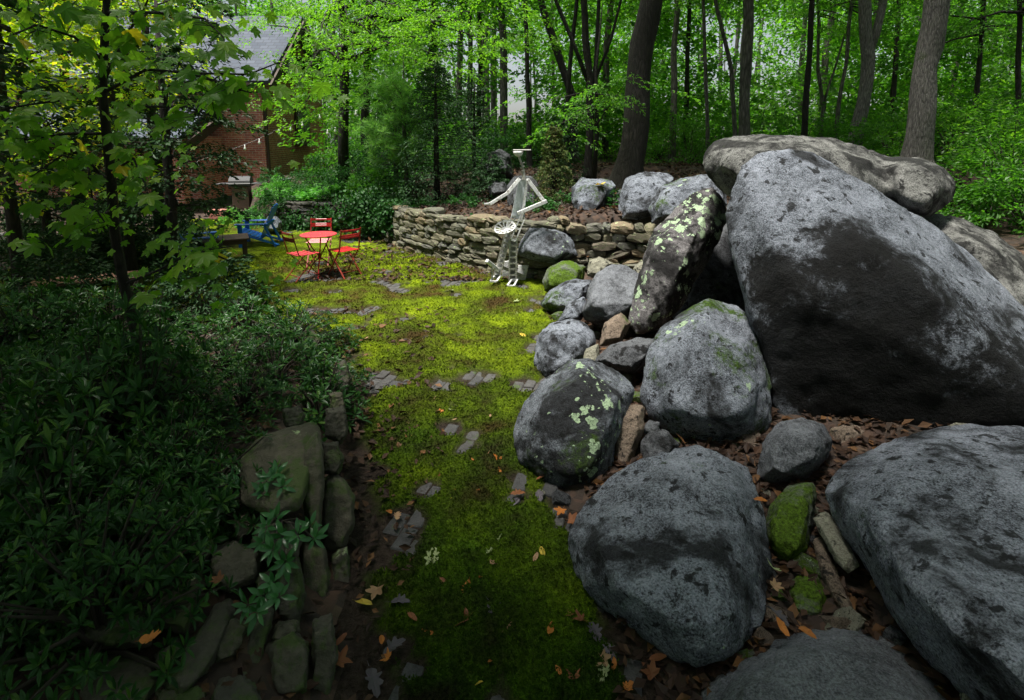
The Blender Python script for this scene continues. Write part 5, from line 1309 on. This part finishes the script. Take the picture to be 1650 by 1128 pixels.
RS = [ros_shrub(100 + k, (.42, .5, .38, .46, .36, .5)[k], (.38, .5, .34, .6, .5, .42)[k], (85, 110, 95, 70, 80, 130)[k], (.070, .062, .055, .088, .078, .05)[k], (9, 8, 10, 8, 7, 9)[k]) for k in range(6)]
spots = [(520, 545, 5.9), (470, 560, 5.6), (500, 600, 5.0), (420, 585, 5.1), (445, 640, 4.5), (370, 620, 4.7), (395, 690, 4.0), (320, 560, 5.6), (300, 660, 4.3), (330, 730, 3.7), (260, 590, 5.0), (210, 680, 4.1), (240, 760, 3.4), (150, 620, 4.6), (120, 720, 3.7), (60, 640, 4.3), (40, 560, 4.9), (90, 520, 5.2), (30, 760, 3.3), (150, 800, 3.1), (20, 860, 2.8), (530, 610, 4.75), (180, 540, 5.6), (450, 530, 6.4), (60, 470, 5.2), (10, 430, 5.0), (515, 660, 4.2), (400, 545, 6.2), (100, 880, 2.7), (210, 880, 2.75), (280, 810, 3.0), (160, 960, 2.5), (60, 940, 2.5), (330, 840, 2.9), (250, 700, 3.7), (180, 750, 3.4), (120, 1000, 2.35), (30, 1040, 2.25), (200, 1010, 2.35), (300, 880, 2.7), (265, 925, 2.55), (170, 1075, 2.12), (50, 1105, 2.05)]
RL = ['glossy shrub spilling onto the moss at the far end of the bed', 'glossy shrub second from the moss edge of the bed', 'glossy shrub at the bed corner above the stone edging', 'glossy shrub in the middle of the bed below the low table', 'glossy shrub above the flat top slab', 'glossy shrub right of the sapling foot', 'glossy shrub touching the flat top slab', 'glossy shrub behind the sapling foot', 'glossy shrub in front of the sapling foot', 'glossy shrub below the sapling beside the dark stones', 'glossy shrub left of the sapling foot', 'glossy shrub in shade left below the sapling', 'glossy shrub above the dark lower stones', 'glossy shrub in the dark middle left of the bed', 'glossy shrub halfway down the left edge', 'glossy shrub against the left edge at mid height', 'glossy shrub at the left edge under the bench', 'glossy shrub in front of the plank bench', 'glossy shrub at the left edge three quarters down', 'glossy shrub in the dark lower left', 'glossy shrub low at the left edge', 'glossy shrub hanging over the bed edging', 'glossy shrub below the plank bench beside the sapling', 'glossy shrub under the dark holly', 'tall glossy shrub at the left edge', 'tallest glossy shrub at the left edge beside the porch', 'glossy shrub hugging the wall top behind the slab', 'glossy shrub under the low table', 'glossy shrub in the bottom left corner', 'glossy shrub among the dark stones at the lower left', 'glossy shrub overhanging the dark stones right of the lower left one', 'lowest glossy shrub above the bottom stones', 'glossy shrub lowest at the left edge', 'glossy shrub reaching towards the near wall sprigs', 'glossy shrub left of the flat top slab', 'glossy shrub in the darkest part of the bed', 'glossy shrub above the lowest stones at the left', 'glossy shrub in the very corner at the lower left', 'glossy shrub beside the leaning lichen-spotted slab', 'glossy shrub directly left of the hanging sprig', 'glossy shrub over the top end of the leaning slab', 'glossy shrub low on the stones at the bottom edge', 'glossy shrub at the bottom left corner of the picture']
for k, (u, v, Y) in enumerate(spots):
    p = on(u, v, Y); t = thing('glossy_shrub', p, RL[k], 'shrub', 'glossy shrubs of the left bed', random.uniform(0, 6.28))
    s = random.uniform(.85, 1.2) * (1.5 if k in (24, 25) else 1)
    for j, nm in enumerate(('foliage', 'stems')):
        c = obj(nm, RS[(k * 5 + k // 4) % 6][j], t); c.scale = (s, s, s * (random.uniform(.85, 1.15) if u > 300 else random.uniform(1.2, 1.7)))
        if j == 0: c['kind'] = 'stuff'
# near sprigs whose single leaves can be told apart
v, f = leaf_lance(np.zeros((1, 3)), np.array([[0, 1., 0]]), np.array([[0, 0, 1.]]), np.ones(1), .32, .05, .14)
LEAF1 = mesh('leaf', v, f, M['leaf_shrub_near'], True)
def basis(D, N):
    D = Vector(D).normalized(); X_ = D.cross(Vector(N)).normalized(); return Matrix((X_, D, X_.cross(D))).transposed()
def sprig(label, c, heads, seed):
    g = np.random.default_rng(seed); b = Vector(c); t = thing('leafy_sprig', b, label, 'plant', 'sprigs growing out of the near wall'); br = MB()
    for (u, v, Y, n) in heads:
        h = gy(u, v, Y) - b; br.tube([(0, 0, 0), h * .55 + Vector((0, 0, .03)), h], [.006, .004, .003], 5, False)
        L = Leaves(); ax = unit(np.array(h) * .5 + np.array([0, -.15, .25]) + g.normal(size=3) * .06)
        rosette(L, np.array(h), ax, n, .082, g); P, D, N, S = L.arrays()
        for i in range(len(P)):
            o = obj('leaf', LEAF1, t, P[i]); o.rotation_euler = basis(D[i], N[i]).to_euler(); o.scale = (S[i],) * 3
    br.build('stem', M['stem'], t, True)
sprig('bright green sprig of rosettes hanging over the near wall', gy(455, 840, 2.62), [(455, 865, 2.42, 9), (430, 850, 2.45, 8), (480, 862, 2.4, 7), (506, 868, 2.38, 6), (440, 885, 2.36, 9), (460, 905, 2.32, 9), (425, 875, 2.42, 7), (445, 835, 2.55, 7), (500, 848, 2.45, 6)], 201)
sprig('lower green sprig below the hanging one on the near wall', gy(430, 950, 2.35), [(425, 960, 2.22, 8), (400, 975, 2.2, 8), (440, 940, 2.25, 7), (415, 985, 2.18, 8), (450, 962, 2.2, 6)], 202)
sprig('green sprig growing in front of the flat top slab', gy(430, 800, 2.85), [(430, 775, 2.75, 8), (445, 765, 2.78, 7), (425, 795, 2.72, 8), (455, 785, 2.72, 7)], 203)
sprig('green sprig left of the flat top slab', gy(345, 770, 3.0), [(340, 790, 2.85, 8), (360, 780, 2.88, 8), (375, 770, 2.9, 7), (325, 770, 2.9, 8), (350, 800, 2.8, 8), (385, 785, 2.85, 7), (318, 795, 2.8, 7)], 204)
sprig('dim sprig in the dark beside the lower stones', gy(240, 860, 2.7), [(225, 850, 2.6, 8), (250, 870, 2.55, 8), (240, 845, 2.6, 8), (265, 845, 2.6, 7), (215, 835, 2.62, 7)], 205)
sprig('sprig low at the left edge of the picture', gy(40, 1000, 2.3), [(20, 985, 2.2, 8), (50, 1010, 2.16, 8), (30, 1030, 2.12, 8), (60, 980, 2.2, 7), (10, 1020, 2.12, 7)], 206)

# ---- maple sapling in front at the left, leaf by leaf
def maple_mesh(seed):
    g = np.random.default_rng(seed)
    prof = [(0, 1.0), (10, .80), (17, .72), (24, .55), (34, .72), (43, .86), (54, .93), (62, .75), (72, .62), (82, .47), (95, .62), (108, .66), (122, .52), (145, .36), (168, .25)]
    pts = [(r * math.sin(R(a)), r * math.cos(R(a))) for a, r in prof]
    ring = pts + [(-x, y) for x, y in pts[:0:-1]]
    cup, tw = .22 + .2 * g.random(), g.normal() * .1
    V = [(0, 0, 0)]
    for x, y in ring:
        x2 = x + g.normal() * .02; y2 = y + g.normal() * .02
        V.append((x2, y2 + .3, -cup * (x2 * x2 + .7 * max(0, y2) ** 2) + .10 * abs(x2) + tw * x2 * y2))
    V[0] = (0, .3, -.02)
    n = len(ring); Fc = [(0, 1 + (i + 1) % n, 1 + i) for i in range(n)]
    V += [(-.012, 0, .02), (.012, 0, .02), (.0, .32, -.01)]; Fc.append((n + 1, n + 2, n + 3))
    return V, Fc
MPL = [mesh('leaf', *maple_mesh(k), M['leaf_maple'], False) for k in range(5)]
MPY = mesh('leaf', *maple_mesh(9), M['leaf_maple_yellow'], False)
foot_ = on(243, 640, 4.0)
sap = thing('maple_sapling', foot_, 'slender maple sapling with large lobed leaves in front of the house', 'tree')
trunk = [(232, 590, 4.0), (215, 520, 3.95), (196, 440, 3.85), (184, 370, 3.75), (179, 290, 3.65), (172, 220, 3.6), (165, 150, 3.55), (168, 70, 3.5), (172, 0, 3.5), (178, -90, 3.5), (185, -200, 3.5)]
tw = [Vector((0, 0, -.05))] + [gy(*p) - foot_ for p in trunk]
MB().tube(tw, np.linspace(.042, .016, len(tw)), 9).build('trunk', M['bark_dark'], sap, True)
branches = [[(165, 148, 3.55), (110, 160, 3.35), (50, 168, 3.2), (-20, 180, 3.1)], [(168, 130, 3.55), (198, 66, 3.4), (235, 8, 3.3), (260, -60, 3.2)], [(200, 66, 3.4), (207, 95, 3.3), (205, 130, 3.25)],
            [(172, 190, 3.58), (225, 172, 3.4), (300, 172, 3.2), (350, 190, 3.1)], [(166, 150, 3.55), (235, 112, 3.4), (310, 118, 3.2), (400, 120, 3.05), (450, 100, 3.0)], [(310, 118, 3.2), (370, 140, 3.05), (405, 150, 3.0)],
            [(178, 300, 3.65), (145, 262, 3.45), (100, 250, 3.3), (50, 285, 3.15)], [(178, 290, 3.65), (142, 270, 3.5), (150, 330, 3.4), (178, 372, 3.3)], [(176, 280, 3.65), (215, 255, 3.4), (235, 300, 3.3)],
            [(200, 458, 3.88), (252, 437, 3.6), (300, 412, 3.4), (340, 402, 3.25), (378, 396, 3.1)], [(170, 100, 3.5), (120, 60, 3.3), (60, 40, 3.1), (10, 60, 3.0)], [(172, 20, 3.5), (250, 20, 3.2), (330, 30, 3.0), (360, 60, 2.9)],
            [(172, 0, 3.5), (100, -10, 3.2), (40, 0, 3.0)], [(170, 215, 3.6), (110, 215, 3.4), (40, 225, 3.2), (0, 240, 3.1)], [(178, -60, 3.5), (280, -30, 3.2), (350, 0, 3.0)], [(180, 340, 3.7), (120, 360, 3.4), (70, 340, 3.2)], [(330, 405, 3.3), (370, 420, 3.2)]]
quota = [20, 16, 12, 22, 22, 12, 20, 18, 14, 20, 22, 24, 18, 20, 16, 12, 4]
bm_ = MB(); g = np.random.default_rng(77)
def gap(e):                                        # open gaps in the crown: towards the brick wall and the blue chair
    w_ = e + foot_; zz = w_.y * cp - (w_.z - H) * sp_; u_ = CX + F * w_.x / zz; v_ = CY - F * (w_.y * sp_ + (w_.z - H) * cp) / zz
    return (335 < u_ < 450 and 175 < v_ < 345) or (380 < u_ < 455 and 315 < v_ < 420)
for br_, qn in zip(branches, quota):
    pts = [gy(*p) - foot_ for p in br_]; bm_.tube(pts, list(np.linspace(.011, .003, len(pts))), 5, False)
    for k in range(qn):
        t = (.2 + .8 * g.random() ** .8) * (len(pts) - 1); i = min(int(t), len(pts) - 2); p = pts[i].lerp(pts[i + 1], t - i)
        e = p + Vector((g.normal() * .09, g.normal() * .10, -.01 + g.normal() * .06))
        if gap(e): continue
        bm_.tube([p, p.lerp(e, .6) + Vector((0, 0, .015)), e], [.0025, .002, .0015], 3, False)
        az = g.random() * 6.28; D = Vector((math.cos(az), math.sin(az) - .35, -.45 - .7 * g.random())); N = Vector((g.normal() * .35, -.35 + g.normal() * .3, 1.0))
        o = obj('leaf', MPY if g.random() < .035 else MPL[int(g.integers(5))], sap, e)
        o.rotation_euler = basis(D, N).to_euler(); s = .052 + .048 * g.random(); o.scale = (s,) * 3
bm_.build('branches', M['bark_dark'], sap, True)
VV = []; FF = []                                   # the smaller leaves of the crown, too many to pick apart
for k in range(520):
    br_ = branches[int(g.integers(len(branches)))]; pts = [gy(*p) - foot_ for p in br_]
    t = (.15 + .85 * g.random()) * (len(pts) - 1); i = min(int(t), len(pts) - 2)
    e = pts[i].lerp(pts[i + 1], t - i) + Vector((g.normal() * .22, .12 + g.normal() * .25, g.normal() * .16))
    if gap(e): continue
    az = g.random() * 6.28; m_ = basis(Vector((math.cos(az), math.sin(az) - .3, -.4 - .7 * g.random())), Vector((g.normal() * .35, -.3 + g.normal() * .3, 1.0)))
    mv, mf = maple_mesh(int(g.integers(50))); s = .03 + .03 * g.random(); n0 = len(VV)
    VV += [tuple(e + m_ @ (Vector(q) * s)) for q in mv]; FF += [tuple(a + n0 for a in f_) for f_ in mf]
sm = obj('small_leaves', mesh('small_leaves', VV, FF, M['leaf_maple'], False), sap); sm['kind'] = 'stuff'

# ---------------------------------------------------------------- near wall at the left, stone by stone
nw = thing('near_stone_wall', (-1.1, 2.6, 0), 'dark rough stone wall holding the bed at the lower left', 'stone wall')
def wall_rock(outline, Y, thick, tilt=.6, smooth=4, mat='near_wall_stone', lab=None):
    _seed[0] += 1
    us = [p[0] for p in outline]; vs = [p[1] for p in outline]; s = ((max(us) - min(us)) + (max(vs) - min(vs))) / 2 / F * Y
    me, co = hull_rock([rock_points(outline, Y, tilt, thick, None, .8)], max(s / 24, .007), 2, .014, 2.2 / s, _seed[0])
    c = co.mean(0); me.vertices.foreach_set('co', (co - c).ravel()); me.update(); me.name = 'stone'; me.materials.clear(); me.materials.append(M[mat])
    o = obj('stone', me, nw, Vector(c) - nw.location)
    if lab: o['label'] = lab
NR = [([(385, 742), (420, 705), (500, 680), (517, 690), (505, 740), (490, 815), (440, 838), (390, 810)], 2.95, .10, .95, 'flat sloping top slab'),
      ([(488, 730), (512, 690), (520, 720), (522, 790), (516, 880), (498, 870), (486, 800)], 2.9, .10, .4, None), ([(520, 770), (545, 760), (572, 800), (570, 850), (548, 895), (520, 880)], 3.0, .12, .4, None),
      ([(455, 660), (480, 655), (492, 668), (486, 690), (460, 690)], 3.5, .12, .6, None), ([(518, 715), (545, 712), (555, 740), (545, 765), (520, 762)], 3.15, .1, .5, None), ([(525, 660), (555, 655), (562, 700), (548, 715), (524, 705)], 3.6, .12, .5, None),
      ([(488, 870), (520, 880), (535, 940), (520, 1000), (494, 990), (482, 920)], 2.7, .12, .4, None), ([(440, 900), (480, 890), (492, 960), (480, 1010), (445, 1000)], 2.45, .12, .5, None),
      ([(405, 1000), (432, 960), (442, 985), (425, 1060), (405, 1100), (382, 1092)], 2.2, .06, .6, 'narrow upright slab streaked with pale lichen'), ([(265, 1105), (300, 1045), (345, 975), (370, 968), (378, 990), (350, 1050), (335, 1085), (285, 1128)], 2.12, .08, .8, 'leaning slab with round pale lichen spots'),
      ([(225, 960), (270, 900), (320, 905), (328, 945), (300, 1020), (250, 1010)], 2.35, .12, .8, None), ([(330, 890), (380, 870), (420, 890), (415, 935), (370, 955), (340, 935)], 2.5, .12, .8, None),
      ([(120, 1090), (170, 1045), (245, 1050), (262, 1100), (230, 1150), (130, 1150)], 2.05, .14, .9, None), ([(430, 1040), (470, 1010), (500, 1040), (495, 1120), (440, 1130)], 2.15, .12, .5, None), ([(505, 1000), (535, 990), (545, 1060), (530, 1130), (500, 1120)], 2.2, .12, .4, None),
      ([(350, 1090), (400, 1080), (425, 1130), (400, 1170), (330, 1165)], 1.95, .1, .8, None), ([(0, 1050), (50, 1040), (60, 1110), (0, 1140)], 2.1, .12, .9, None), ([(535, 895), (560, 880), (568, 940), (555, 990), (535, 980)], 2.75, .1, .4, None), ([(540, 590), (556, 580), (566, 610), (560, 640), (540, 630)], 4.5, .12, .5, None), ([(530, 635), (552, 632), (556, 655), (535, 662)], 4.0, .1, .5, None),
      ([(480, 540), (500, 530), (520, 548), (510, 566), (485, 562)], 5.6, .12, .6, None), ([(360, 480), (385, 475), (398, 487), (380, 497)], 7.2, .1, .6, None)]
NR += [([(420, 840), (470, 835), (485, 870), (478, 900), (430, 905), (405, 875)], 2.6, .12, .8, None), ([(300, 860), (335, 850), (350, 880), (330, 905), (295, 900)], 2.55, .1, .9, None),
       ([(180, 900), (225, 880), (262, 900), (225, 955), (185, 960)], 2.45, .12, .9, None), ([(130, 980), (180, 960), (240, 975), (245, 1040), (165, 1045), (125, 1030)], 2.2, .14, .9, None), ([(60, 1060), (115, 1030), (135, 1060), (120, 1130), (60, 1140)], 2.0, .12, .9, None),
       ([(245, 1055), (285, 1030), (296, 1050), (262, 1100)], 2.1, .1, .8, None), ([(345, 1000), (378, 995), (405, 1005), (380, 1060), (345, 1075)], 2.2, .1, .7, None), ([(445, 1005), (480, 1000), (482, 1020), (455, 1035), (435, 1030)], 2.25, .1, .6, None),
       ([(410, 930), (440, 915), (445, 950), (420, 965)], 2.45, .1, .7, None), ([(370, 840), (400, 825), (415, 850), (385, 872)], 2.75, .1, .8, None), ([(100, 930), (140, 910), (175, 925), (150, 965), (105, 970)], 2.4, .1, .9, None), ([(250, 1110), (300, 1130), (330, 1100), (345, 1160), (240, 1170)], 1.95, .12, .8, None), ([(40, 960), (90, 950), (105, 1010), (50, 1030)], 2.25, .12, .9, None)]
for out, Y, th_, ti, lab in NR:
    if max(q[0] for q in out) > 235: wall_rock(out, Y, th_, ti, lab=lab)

# ---------------------------------------------------------------- fallen leaves
def litter(n, fx, fy, size, label, seed, zoff=.012):
    g = np.random.default_rng(seed); x = fx(g, n); y = fy(g, n); z = terrain(x, y); z = np.where(z < 0, .01, z)
    az = g.random(n) * 6.28; D = np.stack([np.cos(az), np.sin(az), g.normal(size=n) * .3], 1); N = np.array([0, 0, 1.]) + g.normal(size=(n, 3)) * .45
    v, f = leaf_quads(np.stack([x, y, z + zoff * (1 + g.random(n))], 1), D, N, size * (.6 + .8 * g.random(n)), .55, .14, -.1)
    tag(obj('leaf_litter', mesh('leaf_litter', v, f, M['dead_leaf'], False)), label, 'leaf litter', kind='stuff')
litter(9000, lambda g, n: -3.4 + 9 * g.random(n), lambda g, n: 8.9 + 7 * g.random(n) ** 1.3, .09, 'brown leaf litter on the ground behind the stone wall', 1)
litter(12000, lambda g, n: .5 + 3.4 * g.random(n), lambda g, n: 1.6 + 6.5 * g.random(n), .075, 'brown leaf litter in the gaps between the boulders', 2)
litter(2500, lambda g, n: -6 + 5.2 * g.random(n), lambda g, n: 1.4 + 6 * g.random(n), .08, 'dark leaf litter under the shrubs of the left bed', 3)
litter(500, lambda g, n: -1.9 + 1.35 * g.random(n), lambda g, n: 1.6 + 3.4 * g.random(n), .06, 'leaf scraps gathered along the foot of the near wall', 4)
def fallen_mesh(kind, seed, mat):
    g = np.random.default_rng(seed)
    if kind == 'maple': prof = [(0, 1.0), (16, .7), (26, .5), (45, .85), (56, .9), (72, .55), (84, .45), (105, .65), (125, .5), (160, .28)]
    elif kind == 'oak': prof = [(0, 1.0), (12, .92), (20, .62), (30, .72), (40, .70), (50, .36), (68, .50), (84, .50), (100, .26), (125, .40), (140, .46), (165, .55), (176, .62)]
    else: prof = [(0, 1.0), (14, .8), (30, .58), (55, .44), (90, .38), (125, .44), (150, .58), (170, .8)]
    pts = [(r * math.sin(R(a)), r * math.cos(R(a))) for a, r in prof]; ring = pts + [(-x, y) for x, y in pts[:0:-1]]
    k1, k2, k3 = g.normal() * .5, .25 + .5 * g.random(), g.normal() * .2
    V = [(0, 0, 0)] + [(x, y, k2 * x * x + k1 * .4 * y * y + k3 * x * y + abs(g.normal() * .05)) for x, y in ring]
    n = len(ring); Fc = [(0, 1 + (i + 1) % n, 1 + i) for i in range(n)]
    s = n + 1; yb = min(p[1] for p in ring); V += [(-.02, yb, .05), (.02, yb, .05), (.03, yb - .45, .12)]; Fc.append((s, s + 1, s + 2))
    return mesh('fallen_leaf', V, Fc, mat, False)
FC = {'orange': (.48, .17, .035), 'rust brown': (.22, .085, .035), 'yellow': (.55, .40, .05), 'grey purple': (.12, .105, .12), 'pale green': (.32, .38, .17), 'tan': (.36, .22, .12)}
FM = {k: leaf_mat('fallen_' + k.replace(' ', '_'), tuple(x * .75 for x in c), tuple(min(1, x * 1.15) for x in c), .2, (1.2, 1.1, .9), .6, .3) for k, c in FC.items()}
FMESH = {}; USED = {}
def fallen(u, v, col, kind, size, z=None, label=None, Y=None):
    key = (col, kind, random.randrange(2))
    if key not in FMESH: FMESH[key] = fallen_mesh(kind, {'maple': 1, 'oak': 3, 'plain': 5}[kind] + len(FMESH), FM[col])
    p = gy(u, v, Y) if Y else gz(u, v, .035 if z is None else z)
    o = obj('fallen_leaf', FMESH[key], None, p); o.scale = (size / 2,) * 3
    o.rotation_euler = (random.gauss(0, .25), random.gauss(0, .25), random.uniform(0, 6.28))
    kn = {'maple': 'maple', 'oak': 'lobed oak', 'plain': 'narrow'}[kind]
    if not label:
        pl = ('on the bare pavers' if u < 690 and 780 < v < 930 else 'by the near stone wall' if u < 620 and v > 900 else 'at the foot of the broad front boulder' if u > 900 and v > 780 else
              'near the humped lichen boulder' if u > 760 and v > 640 else 'low on the dark moss path' if v > 980 else 'in the middle of the moss path' if v > 780 else 'on the far bright moss')
        label = f'{col} {kn} leaf fallen {pl}'
        if label in USED:
            big = 'larger' if size > USED[label][0] + .012 else 'smaller' if size < USED[label][0] - .012 else None
            side = ('left' if u < USED[label][1] else 'right') if abs(u - USED[label][1]) > abs(v - USED[label][2]) else ('farther up' if v < USED[label][2] else 'lower down')
            for alt in ([f'{big} {label}'] if big else []) + [f'{label}, {side}', f'{label}, {side} by itself', f'{label}, {side} at the edge']:
                if alt not in USED: label = alt; break
        USED[label] = (size, u, v)
    tag(o, label, 'leaf', 'fallen leaves on the moss path')
for a in [(627, 824, 'orange', 'plain', .085), (640, 832, 'tan', 'oak', .10), (695, 904, 'pale green', 'oak', .17), (607, 950, 'tan', 'maple', .13), (585, 970, 'yellow', 'plain', .10), (640, 968, 'grey purple', 'oak', .13), (664, 993, 'rust brown', 'plain', .08),
          (750, 998, 'rust brown', 'maple', .15), (757, 1023, 'rust brown', 'oak', .08), (796, 980, 'grey purple', 'oak', .16), (814, 1010, 'tan', 'oak', .11), (887, 1015, 'orange', 'plain', .09), (715, 937, 'rust brown', 'plain', .07), (753, 945, 'orange', 'oak', .10), (776, 934, 'orange', 'maple', .05),
          (793, 908, 'tan', 'maple', .08), (874, 890, 'yellow', 'plain', .085), (863, 898, 'tan', 'plain', .07), (889, 947, 'orange', 'plain', .06), (803, 864, 'pale green', 'oak', .09), (787, 887, 'pale green', 'oak', .07), (728, 804, 'yellow', 'plain', .05), (770, 792, 'orange', 'maple', .05),
          (732, 786, 'orange', 'oak', .06), (709, 768, 'rust brown', 'maple', .06), (905, 822, 'orange', 'maple', .11), (870, 800, 'grey purple', 'oak', .12), (832, 795, 'rust brown', 'oak', .13), (830, 808, 'grey purple', 'plain', .10), (915, 990, 'rust brown', 'oak', .09), (940, 1000, 'rust brown', 'maple', .12),
          (690, 1020, 'orange', 'plain', .08), (630, 1045, 'grey purple', 'oak', .15), (625, 1060, 'orange', 'maple', .08), (615, 1030, 'orange', 'plain', .07), (970, 1060, 'tan', 'maple', .11), (975, 1080, 'pale green', 'oak', .12), (990, 1072, 'orange', 'plain', .07), (925, 1090, 'rust brown', 'maple', .09), (900, 1080, 'orange', 'plain', .06),
          (1010, 1110, 'orange', 'oak', .10), (1050, 1085, 'rust brown', 'maple', .12), (790, 1065, 'orange', 'plain', .05), (772, 1100, 'yellow', 'plain', .05), (960, 1020, 'grey purple', 'oak', .14), (980, 1045, 'grey purple', 'oak', .13), (1060, 1060, 'rust brown', 'plain', .1), (545, 1065, 'rust brown', 'maple', .13), (600, 1090, 'grey purple', 'oak', .16), (550, 1030, 'rust brown', 'plain', .08),
          (712, 664, 'orange', 'maple', .09), (727, 661, 'pale green', 'maple', .08), (732, 676, 'tan', 'plain', .05), (698, 643, 'tan', 'maple', .08), (785, 732, 'tan', 'maple', .10), (802, 737, 'orange', 'maple', .10), (764, 742, 'orange', 'plain', .07), (805, 758, 'orange', 'plain', .06), (790, 765, 'rust brown', 'plain', .08), (658, 704, 'rust brown', 'maple', .09), (790, 670, 'tan', 'plain', .05),
          (725, 468, 'pale green', 'oak', .22), (718, 470, 'pale green', 'maple', .16), (830, 486, 'pale green', 'maple', .14), (772, 500, 'pale green', 'plain', .10), (834, 508, 'pale green', 'maple', .11), (843, 540, 'yellow', 'plain', .10), (745, 560, 'orange', 'plain', .07), (630, 518, 'tan', 'plain', .08), (590, 545, 'tan', 'plain', .07), (515, 520, 'pale green', 'plain', .07), (520, 548, 'tan', 'plain', .06), (870, 770, 'rust brown', 'oak', .09), (920, 838, 'rust brown', 'maple', .12), (935, 850, 'rust brown', 'oak', .1)]:
    fallen(*a)
fallen(465, 748, 'orange', 'maple', .07, .52, 'orange maple leaf lying on the flat slab of the near wall')
fallen(428, 742, 'tan', 'plain', .05, .52, 'small tan leaf lying on the flat slab of the near wall')
fallen(240, 1030, 'orange', 'oak', .11, .5, 'bright orange curled leaf on the dark stones at the lower left')
fallen(352, 935, 'rust brown', 'maple', .08, .55, 'rust brown leaf on the dark stones under the green sprig')
fallen(966, 297, 'yellow', 'maple', .24, None, 'yellow leaf lying on the wedge-shaped boulder', Y=9.75)
fallen(1247, 917, 'pale green', 'maple', .10, .42, 'pale green maple leaf between the front and mossy rocks')
fallen(1249, 945, 'tan', 'maple', .08, .36, 'pale tan maple leaf below the pale green one')
fallen(1248, 985, 'grey purple', 'oak', .15, .3, 'large grey leaf beside the broad front boulder')
fallen(1225, 805, 'orange', 'plain', .08, .4, 'orange leaf in the gap below the oval boulder')
fallen(1260, 1010, 'orange', 'plain', .09, .3, 'orange leaf at the top of the bottom boulder')
fallen(1300, 1018, 'orange', 'plain', .08, .36, 'small orange leaf beside the dark mossy stone')
